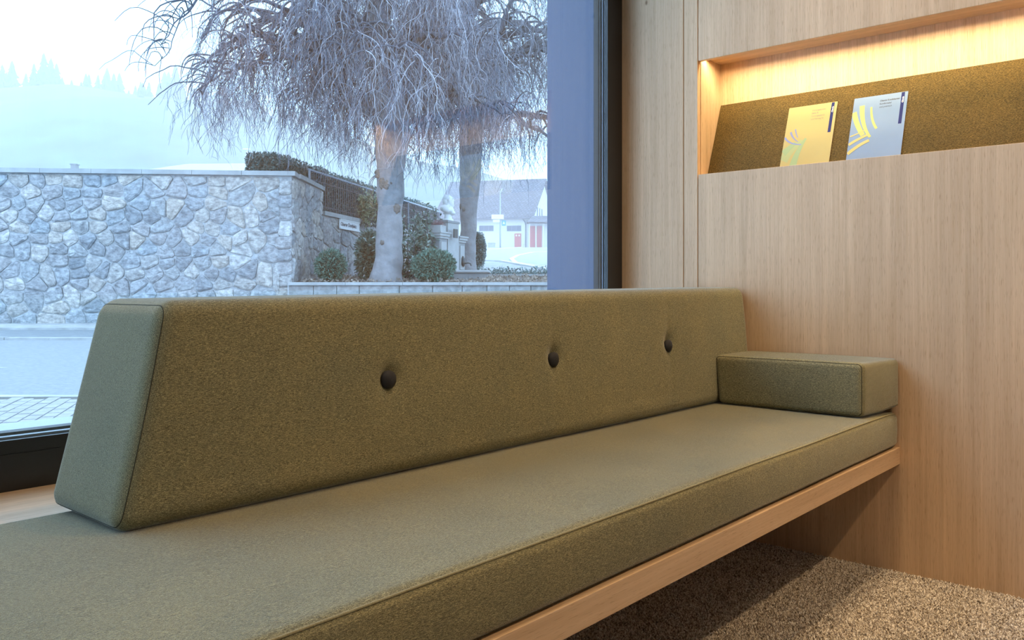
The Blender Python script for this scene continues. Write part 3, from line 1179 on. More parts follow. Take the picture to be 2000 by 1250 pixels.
# coping slabs
dA = (Vector(A1) - Vector(A0))
nsl = 6
for i in range(nsl):
    p = Vector(A0) + dA * (i / nsl); q = Vector(A0) + dA * ((i + 1) / nsl)
    if i == nsl - 1: q = q + dA.normalized() * 0.12
    m = MB()
    e = dA.normalized() * 0.004
    f0, f1 = p + nrmA * 0.13 + e, q + nrmA * 0.13 - e
    g0, g1 = p - nrmA * 0.45 + e, q - nrmA * 0.45 - e
    zz0, zz1 = WT, WT + 0.12
    m.add([(f0.x, f0.y, zz0), (f1.x, f1.y, zz0), (g1.x, g1.y, zz0), (g0.x, g0.y, zz0), (f0.x, f0.y, zz1), (f1.x, f1.y, zz1), (g1.x, g1.y, zz1), (g0.x, g0.y, zz1)],
          [(0, 3, 2, 1), (4, 5, 6, 7), (0, 1, 5, 4), (1, 2, 6, 5), (2, 3, 7, 6), (3, 0, 4, 7)])
    m.build('coping_slab', M['coping'], gw)
for i in range(2):
    ya, yb = 22.86 + i * 1.47, 22.86 + (i + 1) * 1.47 - 0.01
    boxobj('coping_slab', M['coping'], (-6.35, -5.79, ya, yb, WT, WT + 0.12), gw)
print('stones', n1, n2)

# lower retaining wall running back, railing on it
def fr(d):                     # line of the railing in plan
    return -5.87 + (d - 25.7) * 0.192


LB = H + 2.37
lw = thing('retaining_wall', 'lower rough stone retaining wall under the iron railing', 'wall', (-5.3, 29, H), True)
p0, p1 = (fr(25.72), 25.72), (fr(39.0), 39.0)
m = MB()
m.add([(p0[0], p0[1], H - 1), (p1[0], p1[1], H - 1), (p1[0] - 1.0, p1[1], H - 1), (p0[0] - 1.0, p0[1], H - 1),
       (p0[0], p0[1], LB - .13), (p1[0], p1[1], LB - .13), (p1[0] - 1.0, p1[1], LB - .13), (p0[0] - 1.0, p0[1], LB - .13)],
      [(0, 3, 2, 1), (4, 5, 6, 7), (0, 1, 5, 4), (1, 2, 6, 5), (2, 3, 7, 6), (3, 0, 4, 7)])
m.build('wall_core', M['mortar'], lw)
nrmB = Vector((1, -0.192)).normalized()
n3 = rubble(lw, p0, p1, H + 0.05, LB - 0.14, 0.72, 0.42, 21, nrmB, gap=0.02)
for i in range(6):
    da, db = 25.72 + i * 2.21, 25.72 + (i + 1) * 2.21 - 0.01
    m = MB(); m.bar((fr(da) - 0.1, da, LB - .065), (fr(db) - 0.1, db, LB - .065), 0.42, 0.13)
    m.build('coping_slab', M['coping'], lw)

# name plate on the retaining wall
bd_ = 28.1
sg = thing('name_plate', 'small white street name plate on the rough stone retaining wall', 'sign', (fr(bd_), bd_, H + 1.9), True)
q0, q1 = (fr(26.8) + .10, 26.8), (fr(28.5) + .10, 28.5)
zt0 = H + 2.20
m = MB()
m.bar((q0[0], q0[1], zt0 - .13), (q1[0], q1[1], zt0 - .13), 0.03, 0.26)
m.build('plate', M['white'], sg)
m = MB()
m.bar((q0[0] + .02, q0[1], zt0 - .28), (q1[0] + .02, q1[1], zt0 - .28), 0.05, 0.035)
m.bar((q0[0] + .02, q0[1], zt0 + .01), (q1[0] + .02, q1[1], zt0 + .01), 0.05, 0.03)
m.build('plate_rim', M['white'], sg)
qd = (Vector((q1[0], q1[1])) - Vector((q0[0], q0[1])))
ql = qd.length; qd.normalize()
for (s, yy) in (('Oberer Dorfplatz', -0.19),):
    text_mesh('lettering', s, 0.19, M['signtext'], lambda tx, ty, yy=yy: Vector((q0[0] + qd.x * (0.08 + tx) + nrmB.x * .022, q0[1] + qd.y * (0.08 + tx) + nrmB.y * .022, zt0 + yy + ty * 0.9)), sg, bold=0.006)

# railing
rl = thing('railing', 'dark iron bar railing with a pale handrail on the retaining wall', 'railing', (fr(31), 31, LB), True)
RT = H + 3.52
m = MB(); m.tube([(fr(24.75), 24.75, RT), (fr(38.8), 38.8, RT)], 0.032, 8); m.build('handrail', M['iron_light'], rl, smooth=True)
m = MB(); m.tube([(fr(24.8), 24.8, RT - .28), (fr(38.8), 38.8, RT - .28)], 0.014, 6); m.build('rail', M['iron'], rl)
m = MB(); m.tube([(fr(25.75), 25.75, LB + .14), (fr(38.8), 38.8, LB + .14)], 0.014, 6); m.build('rail', M['iron'], rl)
first = None
d = 24.95
while d < 38.7:
    zb_ = LB if d > 25.75 else WT + .1
    m = MB(); m.tube([(fr(d), d, zb_), (fr(d), d, RT - .02)], 0.016, 5)
    m.build('baluster', M['iron'], rl)
    d += 0.168
for d in (24.78, 29.4, 34.1, 38.7):
    zb_ = LB if d > 25.75 else WT + .1
    m = MB(); m.bar((fr(d) + .02, d, zb_), (fr(d) + .02, d, RT), 0.05, 0.05, up=(0, 1, 0))
    m.build('post', M['iron_light'], rl)


# ------------------------------------------------------------------ planting
def rdir(rnd):
    while True:
        v = Vector((rnd.uniform(-1, 1), rnd.uniform(-1, 1), rnd.uniform(-1, 1)))
        if 0.05 < v.length < 1:
            return v.normalized()


def leaf_blob(m, c, r, n, L, Wd, rnd, up=0.2, shell=(0.75, 1.03)):
    for _ in range(n):
        d = rdir(rnd)
        k = rnd.uniform(*shell) * (1 + 0.13 * mnoise.noise(d * 3.1 + Vector(c)))
        p = Vector((c[0] + d.x * r[0] * k, c[1] + d.y * r[1] * k, c[2] + d.z * r[2] * k))
        dd = (d + rdir(rnd) * 0.9 + Vector((0, 0, up))).normalized()
        m.leaf(p, dd, rdir(rnd), L * rnd.uniform(.6, 1.3), Wd * rnd.uniform(.7, 1.2))


# clipped hedge behind the railing
hd = thing('hedge', 'long clipped dark evergreen hedge above the walls behind the railing', 'hedge', (-6.2, 30, LB), True)
HT = H + 3.76


def hr(d):
    return fr(d) - 0.68


rnd = random.Random(31)
m = MB()
nseg = 30
prev = None
ring = []
for i in range(nseg + 1):
    d = 23.35 + (39.5 - 23.35) * i / nseg
    zb_ = WT if d < 25.6 else LB - .2
    w = 0.34
    ring.append([(hr(d) - w, d, zb_), (hr(d) + w, d, zb_), (hr(d) + w, d, HT - .22), (hr(d) + .2, d, HT - .08), (hr(d) - .2, d, HT - .08), (hr(d) - w, d, HT - .22)])
vs_, fs_ = [], []
for r_ in ring:
    vs_ += r_
for i in range(nseg):
    for k in range(6):
        k2 = (k + 1) % 6
        fs_.append((i * 6 + k, i * 6 + k2, (i + 1) * 6 + k2, (i + 1) * 6 + k))
fs_.append((5, 4, 3, 2, 1, 0)); fs_.append(tuple(nseg * 6 + k for k in range(6)))
m.add(vs_, fs_)
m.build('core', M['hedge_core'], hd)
m = MB()
for _ in range(15000):
    t = rnd.random() ** 1.25
    d = 23.25 + 16.2 * t
    zb_ = (WT + .05) if d < 25.6 else LB
    side = rnd.random()
    if side < 0.40:
        p = Vector((hr(d) + rnd.uniform(.30, .42), d, rnd.uniform(zb_, HT - .08)))
        nn = Vector((1, -.1, .2))
    elif side < 0.75:
        p = Vector((hr(d) + rnd.uniform(-.38, .38), d, HT - rnd.uniform(-.03, .12) + .06 * mnoise.noise(Vector((d * 1.3, 0, 0)))))
        nn = Vector((0, 0, 1))
    elif side < 0.9:
        p = Vector((hr(23.3) + rnd.uniform(-.4, .4), 23.28 + rnd.uniform(-.08, .1), rnd.uniform(WT + .05, HT - .05)))
        nn = Vector((0, -1, .2))
    else:
        p = Vector((hr(d) - rnd.uniform(.3, .42), d, rnd.uniform(zb_, HT - .08)))
        nn = Vector((-1, 0, .2))
    m.leaf(p, (nn + rdir(rnd)).normalized(), rdir(rnd), rnd.uniform(.06, .12), rnd.uniform(.035, .06))
m.build('foliage', M['hedge_leaf'], hd)['kind'] = 'stuff'

# planter: front wall, soil, second low wall
PZ = H + 0.145
PD = 21.85
pw = thing('planter_wall', 'low grey block wall with thin coping along the front of the shrub bed', 'wall', (0, PD, GZ), True)
m = MB(); m.box(-5.9, 12.0, PD + .05, PD + .35, GZ, PZ - .01); m.build('wall_core', M['mortar'], pw)
rnd = random.Random(8)
for row in range(3):
    x = -5.86 - 0.3 * row
    z1 = PZ - 0.09 - row * 0.36
    while x < 11.6:
        w = rnd.uniform(.55, 1.05)
        boxobj('stone_block', M['granite'], (max(x, -5.88), min(x + w - .025, 12), PD + rnd.uniform(-.015, .015), PD + .1, z1 - .335, z1), pw)
        x += w
x = -5.86
while x < 11.6:
    boxobj('coping_slab', M['coping'], (x, x + 1.49, PD - .06, PD + .42, PZ - .08, PZ), pw)
    x += 1.5

# bed of soil rising to the back
m = MB()
nx, nyy = 46, 26
bed = []
for j in range(nyy + 1):
    for i in range(nx + 1):
        r_ = -5.9 + 18.0 * i / nx
        d = PD + .2 + 12.0 * j / nyy
        z = PZ - .02 + 0.50 * (j / nyy) + 0.05 * mnoise.noise(Vector((r_ * 1.3, d * 1.3, 0)))
        bed.append((r_, d, z))
fc = [(j * (nx + 1) + i, j * (nx + 1) + i + 1, (j + 1) * (nx + 1) + i + 1, (j + 1) * (nx + 1) + i) for j in range(nyy) for i in range(nx)]
m.add(bed, fc)
tag(m.build('garden_soil', M['soil'], None, (0, 26, PZ), True, smooth=True), kind='structure')


def bedz(r_, d):
    return PZ - .02 + 0.50 * ((d - PD - .2) / 12.0)


rnd = random.Random(77)
m = MB()
for _ in range(6000):
    r_ = rnd.uniform(-5.6, 6); d = PD + .25 + rnd.random() ** 1.4 * 9.5
    m.leaf((r_, d, bedz(r_, d) + rnd.uniform(.0, .07)), rdir(rnd) + Vector((0, 0, .1)), rdir(rnd), rnd.uniform(.05, .12), rnd.uniform(.03, .07))
tag(m.build('leaf_litter', M['litter'], None, (0, 25, PZ), True), 'brown fallen leaves scattered over the shrub bed soil', 'leaves', kind='stuff')

# darker low wall further back on the side of the road
sw2 = thing('garden_wall', 'low dark stone garden wall behind the bed beside the uphill road', 'wall', (1.0, 28, H), True)
dd2 = 27.6
m = MB(); m.box(-1.0, 9, dd2 + .05, dd2 + .4, H - .2, H + .36); m.build('wall_core', M['mortar'], sw2)
x = -1.0
while x < 8.5:
    w = rnd.uniform(1.0, 1.6)
    boxobj('stone_block', M['granite'], (x, x + w - .02, dd2 - .02, dd2 + .1, H + .12, H + .375), sw2)
    boxobj('coping_slab', M['coping'], (x, x + w - .01, dd2 - .08, dd2 + .45, H + .38, H + .45), sw2)
    x += w
m = MB()
for _ in range(5000):
    r_ = rnd.uniform(-1.2, 8); d = rnd.uniform(dd2 + .1, dd2 + 2.4)
    m.leaf((r_, d, H + .44 + rnd.random() ** 2 * .26 * (1 - (d - dd2) / 5)), rdir(rnd) + Vector((0, 0, .6)), rdir(rnd), rnd.uniform(.05, .12), rnd.uniform(.03, .07))
tag(m.build('ground_cover', M['hedge_leaf'], None, (2, 29, H + .4), True), 'low leafy ground cover plants on top of the garden wall', 'plants', kind='stuff')


def bush(name, label, cat, px, py_base, d, rx, rz, n, mat, L, Wd, seed, stems=True, top=None, ry=None):
    r_, _, zb_ = E(px, py_base, d)
    ry = ry or rx
    t = thing(name, label, cat, (r_, d, zb_), True)
    rnd = random.Random(seed)
    m = MB(); m.ellipsoid((r_, d, zb_ + rz), (rx * .8, ry * .8, rz * .82), 14, 10, 0.3)
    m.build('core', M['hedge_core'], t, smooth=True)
    m = MB(); leaf_blob(m, (r_, d, zb_ + rz), (rx, ry, rz), n, L, Wd, rnd)
    m.build('foliage', mat, t)['kind'] = 'stuff'
    m = MB(); m.tube([(r_, d, zb_ - .2), (r_ + .02, d, zb_ + rz * .6)], [.04, .03], 6)
    m.build('stem', M['bough'], t)
    return t


bush('boxwood_ball', 'round dense green boxwood ball before the stone fountain pillars', 'shrub', 847, 550, 22.5, 0.56, 0.42, 5200, M['box_leaf'], .085, .04, 1)
bush('small_bush', 'small green bush at the foot of the rough stone wall', 'shrub', 646, 549, 22.9, 0.40, 0.42, 2600, M['box_leaf'], .09, .04, 2)
bush('dark_shrub', 'dark shrub half hidden behind the big beech trunk against the wall', 'shrub', 722, 549, 24.6, 0.36, 0.72, 2200, M['laurel_leaf'], .16, .06, 3)
bush('cypress', 'slim dark columnar cypress behind the second tree trunk', 'shrub', 934, 524, 31.5, 0.28, 0.69, 3200, M['hedge_leaf'], .07, .035, 4)


def laurel(name, label, px, py, d, hgt, spread, seed, nst=26, mat='laurel_leaf', cat='shrub', base=0.15):
    r_, _, zb_ = E(px, py, d)
    t = thing(name, label, cat, (r_, d, zb_), True)
    rnd = random.Random(seed)
    st, lf = MB(), MB()
    for _ in range(nst):
        a = rnd.uniform(0, 2 * math.pi)
        sp = spread * rnd.random() ** .6
        top = Vector((r_ + math.cos(a) * sp, d + math.sin(a) * sp * .8, zb_ + hgt * (1 - .35 * (sp / spread) ** 2) * rnd.uniform(.75, 1.03)))
        b_ = Vector((r_ + rnd.uniform(-base, base), d + rnd.uniform(-base, base), zb_ - .05))
        pts_ = []
        for i in range(9):
            s = i / 8
            q = b_.lerp(top, s)
            q.x += math.cos(a) * spread * .25 * math.sin(math.pi * s)
            q += Vector((mnoise.noise(q * 2.0), mnoise.noise(q * 2.0 + Vector((9, 0, 0))), 0)) * .07
            pts_.append(q)
        st.tube(pts_, [.018 - .013 * i / 8 for i in range(9)], 5)
        for i in range(2, 9):
            for _k in range(9 if i > 3 else 5):
                q = pts_[i - 1].lerp(pts_[i], rnd.random())
                dr = (rdir(rnd) + Vector((math.cos(a) * .4, -.35, .25))).normalized()
                side = q + dr * rnd.uniform(0, .16)
                lf.leaf(side, (dr + rdir(rnd) * .6 - Vector((0, 0, .15))), rdir(rnd) + Vector((0, -.5, .8)), rnd.uniform(.11, .21), rnd.uniform(.045, .075))
    st.build('stems', M['bough'], t, smooth=True)['kind'] = 'stuff'
    lf.build('foliage', M[mat], t)['kind'] = 'stuff'
    return t


laurel('laurel_shrub', 'large glossy leaved evergreen shrub between the big trunk and the fountain', 790, 548, 24.2, 2.05, 0.85, 5, 46)
laurel('laurel_shrub', 'leafy shrub branch reaching behind the marble bust towards the railing', 826, 545, 26.6, 2.35, 0.75, 6, 26)
laurel('creeper', 'loose yellow green creeper hanging over the railing beside the big trunk', 722, 440, 28.8, 1.25, 0.42, 9, 14, 'ivy_leaf', 'plant', .3)

# ------------------------------------------------------------------ fountain with bust
fo = thing('fountain', 'grey stone fountain with two capped pillars, spouts and a basin between the trunks', 'fountain', (-1.8, 25.2, H), True)


def prism_block(m, cx, cy, w, l, z0, z1, rot):
    c, s = math.cos(rot), math.sin(rot)
    vv = []
    for z in (z0, z1):
        for (a, b) in ((-w / 2, -l / 2), (w / 2, -l / 2), (w / 2, l / 2), (-w / 2, l / 2)):
            vv.append((cx + a * c - b * s, cy + a * s + b * c, z))
    m.add(vv, [(0, 3, 2, 1), (4, 5, 6, 7), (0, 1, 5, 4), (1, 2, 6, 5), (2, 3, 7, 6), (3, 0, 4, 7)])


FR = math.radians(-22)


def pillar(cx, cy, w, zt):
    m = MB(); prism_block(m, cx, cy, w, w, H + .1, zt - .2, FR)
    p = m.build('pillar', M['limestone'], fo)
    m = MB()
    for (e, a, b) in ((.06, .20, .13), (.13, .13, .05), (.19, .05, 0.0)):
        prism_block(m, cx, cy, w + e, w + e, zt - a, zt - b - .003, FR)
    m.build('cap', M['limestone_pale'], p)
    c, s = math.cos(FR), math.sin(FR)
    # face towards +right: panel recess frame, mask, pipe
    fx, fy = cx + c * (w / 2 + .012), cy + s * (w / 2 + .012)
    m = MB(); prism_block(m, fx, fy, .03, w * .66, zt - 1.05, zt - .30, FR); m.build('recessed_panel', M['limestone_pale'], p)
    m = MB(); m.ellipsoid((fx + .03, fy, zt - .80), (.07, .12, .17), 12, 8, .3, 6.0); m.build('spout_mask', M['bronze'], p, smooth=True)
    m = MB(); m.tube([(fx + .02, fy, zt - .86), (fx + .20, fy - .02, zt - .84), (fx + .27, fy - .03, zt - .86), (fx + .29, fy - .03, zt - .93)], .018, 6)
    m.build('spout_pipe', M['bronze'], p, smooth=True)
    return p


ZP = E(0, 453, 24.6)[2]
pillar(E(851, 0, 24.6)[0], 24.6, .50, ZP)
pillar(E(889, 0, 26.4)[0], 26.4, .46, E(0, 462, 26.4)[2])
m = MB()
sx_, sd_ = E(876, 0, 25.6)[0], 25.6
prism_block(m, sx_, sd_, .34, 0.75, H + .1, E(0, 436, 25.6)[2], FR)
stl = m.build('stele', M['limestone_pale'], fo)
m = MB(); prism_block(m, sx_ - .02, sd_, .42, .84, E(0, 436, 25.6)[2] - .003, E(0, 432, 25.6)[2], FR); m.build('cap', M['limestone'], stl)
m = MB(); prism_block(m, sx_ + .17 + .07, sd_ - .32, .03, .26, E(0, 466, 25.6)[2], E(0, 449, 25.6)[2], FR); m.build('plaque', M['bronze'], stl)
m = MB()
bx0, bx1 = E(884, 0, 24.2)[0], E(956, 0, 24.2)[0]
zr = E(0, 527.5, 24.2)[2]
m.box(bx0, bx1 - .07, 24.2, 25.8, H + .02, zr - .08)
bsn = m.build('basin', M['limestone'], fo)
boxobj('basin_rim', M['limestone_pale'], (bx0 - .03, bx1, 24.13, 25.87, zr - .08, zr), bsn, bevel=0.03)

# stone flower box on the first pillar with heather
fb = thing('flower_box', 'small pale stone flower box on the front fountain pillar', 'planter', (E(855, 0, 24.6)[0], 24.6, ZP), True)
m = MB(); prism_block(m, E(855, 0, 24.6)[0], 24.6, .36, .36, ZP, ZP + .19, FR); m.build('box_body', M['limestone_pale'], fb)
m = MB(); leaf_blob(m, (E(856, 0, 24.6)[0], 24.6, ZP + .22), (.2, .2, .12), 420, .06, .02, random.Random(4), .5, (.1, 1.0)); m.build('heather', M['heather'], fb)['kind'] = 'stuff'

# marble bust looking to the right, on the stele
bz = E(0, 432, 25.6)[2]
bc = E(875, 0, 25.6)[0]
bust = thing('bust', 'white marble bust of a bearded man looking aside on the fountain stele', 'sculpture', (bc, 25.6, bz), True)
m = MB()
k_ = 0.98
for (cx, cy, cz, rx, ry, rz) in ((-.09, 0, .39, .16, .24, .11), (.02, 0, .33, .17, .25, .13), (.13, 0, .25, .10, .15, .07), (0, 0, .50, .095, .095, .11),
                                 (.03, 0, .64, .135, .118, .158), (-.02, 0, .69, .145, .128, .125), (-.07, 0, .62, .105, .12, .12), (.10, 0, .545, .085, .078, .10), (.125, 0, .49, .062, .058, .075),
                                 (.170, 0, .635, .028, .020, .036), (.145, 0, .695, .035, .08, .020), (.03, -.12, .64, .03, .02, .04), (.03, .12, .64, .03, .02, .04),
                                 (-.02, -.20, .34, .12, .09, .10), (-.02, .20, .34, .12, .09, .10)):
    m.ellipsoid((bc + cx, 25.6 + cy, bz + cz), (rx, ry, rz), 16, 12)
bb = m.build('figure', M['marble'], bust, smooth=True)
rm = bb.modifiers.new('fuse', 'REMESH')
rm.mode = 'VOXEL'
rm.voxel_size = 0.014
rm.use_smooth_shade = True
m = MB(); m.lathe(bc, 25.6, [(.17, bz), (.17, bz + .05), (.12, bz + .08), (.11, bz + .20), (.15, bz + .23), (.15, bz + .27)], 20)
m.build('pedestal', M['marble'], bust, smooth=False)


# ------------------------------------------------------------------ weeping beeches
def ylim(px):
    k = [(300, 120), (345, 200), (372, 270), (430, 300), (480, 300), (520, 235), (560, 270), (600, 300), (690, 330), (730, 300), (800, 335), (860, 352), (960, 345), (1070, 345), (1400, 350)]
    if px <= k[0][0]: return k[0][1]
    for (a, b) in zip(k[:-1], k[1:]):
        if px <= b[0]:
            return a[1] + (b[1] - a[1]) * (px - a[0]) / (b[0] - a[0])
    return 350


def to_px(p):
    return CX + F * p[0] / p[1], HY - F * (p[2] - H) / p[1]


def tree(label, trunk_px, d0, knots, bough_px, nrand, rspread, seed, zlo, zhi, strands, lim_left):
    rnd = random.Random(seed)
    base = E(trunk_px[0][0], trunk_px[0][1], d0)
    t = thing('weeping_beech', label, 'tree', base, True, group='weeping beeches in the shrub bed')
    pts_ = [Vector(E(a, b, d0)) for (a, b, w) in trunk_px]
    rad = [w / 2 / F * d0 for (a, b, w) in trunk_px]
    # resample with lumps
    P_, R_ = [], []
    for i in range(len(pts_) - 1):
        for s in (0, .25, .5, .75):
            P_.append(pts_[i].lerp(pts_[i + 1], s)); R_.append(rad[i] + (rad[i + 1] - rad[i]) * s)
    P_.append(pts_[-1]); R_.append(rad[-1])
    P_.insert(0, P_[0] - Vector((0, 0, .3))); R_.insert(0, R_[0] * 1.15)
    m = MB(); m.tube(P_, R_, 22)
    m.v = [tuple(Vector(v) + Vector((1, 1, 0)) * (mnoise.noise(Vector(v) * 2.2) * .045)) for v in m.v]
    m.build('trunk', M['bark'], t, smooth=True)
    for (kx, ky, kr) in knots:
        c = E(kx, ky, d0)
        # find trunk radius there
        zz = c[2]
        j = min(range(len(P_)), key=lambda q: abs(P_[q].z - zz))
        off = c[0] - P_[j].x
        dep = math.sqrt(max(R_[j] ** 2 - off ** 2, .0004))
        m = MB(); m.ellipsoid((c[0], d0 - dep + .02, zz), (kr, .06, kr * 1.05), 16, 10, .5, 3.0)
        m.build('bark_knot', M['knot'], t, smooth=True)
    boughs = []
    for path in bough_px:
        dd = path[0]
        q = [Vector(E(a, b, d0 + dd * i / (len(path) - 2))) for i, (a, b, w) in enumerate(path[1:])]
        w = [c / 2 / F * d0 for (a, b, c) in path[1:]]
        Q, Wq = [], []
        for i in range(len(q) - 1):
            for s in (0, .34, .67):
                v = q[i].lerp(q[i + 1], s)
                v += Vector((mnoise.noise(v * 1.7), mnoise.noise(v * 1.7 + Vector((5, 5, 5))), mnoise.noise(v * 1.7 + Vector((0, 7, 1))))) * .10
                Q.append(v); Wq.append(w[i] + (w[i + 1] - w[i]) * s)
        Q.append(q[-1]); Wq.append(w[-1])
        boughs.append((Q, Wq))
    tx, ty = P_[-1].x, P_[-1].y
    for i in range(nrand):
        a = 2 * math.pi * (i * 0.381966) + rnd.uniform(-.3, .3)
        z0 = zlo + (zhi - zlo) * (i + .5) / nrand + rnd.uniform(-.2, .2)
        j = min(range(len(P_)), key=lambda q_: abs(P_[q_].z - z0))
        p = P_[j].copy(); p.z = z0
        el = rnd.uniform(.35, .95)
        L_ = rspread * rnd.uniform(.65, 1.0)
        Q, Wq = [p.copy()], [.17 * rnd.uniform(.7, 1.1)]
        n = 16
        for s in range(n):
            f = s / n
            e = el - 1.45 * f + .5 * mnoise.noise(Vector((i * 3.1, s * .5, seed)))
            a2 = a + .9 * mnoise.noise(Vector((s * .35, i * 1.7, seed + .5)))
            st = L_ / n
            p = p + Vector((math.cos(a2) * math.cos(e), math.sin(a2) * math.cos(e), math.sin(e))) * st
            Q.append(p.copy()); Wq.append(.17 * (1 - f) ** 1.3 * .9 + .018)
        boughs.append((Q, Wq))
    # secondary branches
    subs = []
    for (Q, Wq) in boughs:
        m = MB(); m.tube(Q, Wq, 8); m.build('bough', M['bough'], t, smooth=True)
        n = len(Q)
        for s in range(2, n):
            for _ in range(2 if n < 20 else 2):
                if rnd.random() < .25: continue
                p = Q[s].copy()
                dirv = (Q[s] - Q[s - 1]).normalized()
                a = math.atan2(dirv.y, dirv.x) + rnd.choice((-1, 1)) * rnd.uniform(.3, 1.3)
                e = rnd.uniform(-.1, .9)
                L_ = rnd.uniform(.8, 2.2)
                k = 9
                w0 = min(.05, Wq[s] * .6)
                SQ, SW = [p.copy()], [w0]
                for j in range(k):
                    f = j / k
                    ee = e - 1.9 * f + .7 * mnoise.noise(p * 1.9)
                    a2 = a + 1.2 * mnoise.noise(p * 1.3 + Vector((4, 4, 4)))
                    p = p + Vector((math.cos(a2) * math.cos(ee), math.sin(a2) * math.cos(ee), math.sin(ee))) * (L_ / k)
                    SQ.append(p.copy()); SW.append(w0 * (1 - f) + .006)
                subs.append((SQ, SW))
    m = MB()
    for (SQ, SW) in subs:
        m.tube(SQ, SW, 5, cap=False)
    m.build('side_branches', M['bough'], t, smooth=True)['kind'] = 'stuff'
    # hanging strands
    mdark, mpale = MB(), MB()
    src = [(Q, Wq) for (Q, Wq) in boughs] + subs * 2
    cnt = 0
    tries = 0
    while cnt < strands and tries < strands * 4:
        tries += 1
        Q, Wq = rnd.choice(src)
        k = rnd.randrange(1, len(Q))
        p = Q[k - 1].lerp(Q[k], rnd.random())
        px, py = to_px(p)
        if px < lim_left or px > 1200 or py < -420:
            continue
        if px < 610 and rnd.random() < .45:
            continue
        yl = ylim(px) + rnd.uniform(-75, 18)
        if py > yl:
            continue
        az = rnd.uniform(0, 2 * math.pi)
        out = Vector((math.cos(az), math.sin(az), 0))
        v = out * rnd.uniform(.2, .9) + Vector((0, 0, rnd.uniform(-.6, .5)))
        L_ = rnd.uniform(1.0, 3.6)
        st = .13
        n = int(L_ / st)
        pts_ = [p.copy()]
        seedv = Vector((rnd.uniform(-50, 50), rnd.uniform(-50, 50), rnd.uniform(-50, 50)))
        side = []
        for i in range(n):
            kick = Vector((mnoise.noise(p * 3.4 + seedv), mnoise.noise(p * 3.4 + seedv * 2), .4 * mnoise.noise(p * 3.4 - seedv)))
            v = v * .74 + Vector((0, 0, -.26)) + kick * .75 + out * .015
            p = p + v.normalized() * st
            pts_.append(p.copy())
            if i > 1 and rnd.random() < .36:
                side.append((p.copy(), v.normalized()))
            a_, b_ = to_px(p)
            if b_ > yl:
                break
        n = len(pts_)
        if n < 4: continue
        m = mpale if rnd.random() < .30 else mdark
        r0 = rnd.uniform(.006, .0125)
        m.tube(pts_, [r0 * (1 - .62 * i / (n - 1)) for i in range(n)], 3, cap=False)
        for (sp, sv) in side:
            w = (sv * .6 + rdir(rnd) * .8).normalized()
            q = sp.copy(); sq = [q.copy()]
            for i in range(rnd.randrange(3, 7)):
                w = (w * .7 + Vector((0, 0, -.28)) + rdir(rnd) * .22).normalized()
                q = q + w * .11
                sq.append(q.copy())
            m.tube(sq, [.0055 * (1 - .4 * i / (len(sq) - 1)) for i in range(len(sq))], 3, cap=False)
        cnt += 1
    mdark.build('hanging_twigs', M['twig'], t)['kind'] = 'stuff'
    mpale.build('hanging_twigs', M['twig_lit'], t)['kind'] = 'stuff'
    print('tree', len(boughs), len(subs), cnt, len(mdark.f) + len(mpale.f))
    return t


trunk1 = [(754, 549, 68), (756, 530, 58), (760, 500, 54), (761, 460, 50), (761, 420, 48), (762, 380, 50), (762, 340, 53), (764, 300, 60), (766, 260, 70), (764, 225, 74), (755, 180, 62), (748, 130, 56), (742, 70, 50), (736, 0, 46), (730, -90, 40), (728, -200, 30)]
boughs1 = [
    [1.0, (742, 90, 40), (700, 40, 26), (655, 8, 20), (610, 10, 17), (565, 22, 14), (520, 42, 11), (478, 60, 9), (440, 88, 7), (405, 120, 5)],
    [-1.2, (745, 235, 40), (700, 205, 24), (655, 165, 17), (628, 125, 14), (618, 80, 11), (636, 30, 8), (650, -20, 6)],
    [0.6, (655, 70, 14), (610, 78, 10), (570, 84, 8), (535, 96, 7), (505, 122, 6), (470, 134, 5), (430, 146, 4), (400, 165, 3)],
    [-0.5, (690, 190, 14), (640, 165, 8), (612, 172, 6), (590, 170, 5), (572, 152, 4)],
    [0.8, (780, 215, 44), (806, 160, 34), (822, 100, 28), (835, 40, 22), (845, -30, 18), (850, -120, 12)],
    [-2.0, (560, 20, 9), (500, -5, 7), (450, -15, 6), (410, -25, 5), (385, 0, 4), (362, 30, 3), (335, 58, 2), (314, 88, 1.5)],
    [-1.0, (385, -4, 3), (360, 28, 2.4), (347, 58, 2), (338, 92, 1.6), (302, 129, 1.2)],
    [1.5, (620, 95, 10), (560, 60, 8), (520, 25, 7), (470, 10, 6), (420, 30, 5), (392, 75, 4)],
    [-1.6, (720, 60, 16), (640, 20, 11), (590, 45, 9), (540, 80, 7), (500, 70, 6), (455, 95, 5), (420, 135, 4), (395, 185, 3)],
]
tree('big weeping beech with thick pale trunk and bare hanging twigs', trunk1, 23.0, [(775, 409, .13), (743, 341, .12), (756, 361, .17), (750, 475, .06)], boughs1, 17, 4.5, 3, H + 4.6, H + 8.6, 2300, 385)
trunk2 = [(911, 528, 38), (913, 505, 33), (914, 470, 31), (915, 430, 32), (915, 395, 35), (918, 350, 40), (919, 300, 44), (920, 250, 46), (918, 190, 42), (914, 120, 36), (910, 40, 30), (905, -60, 24), (900, -150, 18)]
boughs2 = [
    [0.5, (922, 240, 30), (950, 190, 22), (975, 130, 18), (965, 80, 14), (985, 40, 10), (1000, 0, 8)],
    [-1.0, (925, 170, 22), (970, 150, 15), (1010, 110, 11), (1050, 95, 9), (1090, 110, 6)],
    [1.0, (915, 150, 20), (880, 100, 15), (860, 50, 12), (835, 10, 9)],
]
tree('slimmer weeping beech behind the fountain before the white house', trunk2, 30.0, [(909, 411, .12), (903, 405, .10)], boughs2, 22, 6.8, 9, H + 5.6, H + 10.5, 2500, 640)

# ------------------------------------------------------------------ uphill road, house, signs
m = MB()
up = []
nx, nyy = 14, 26


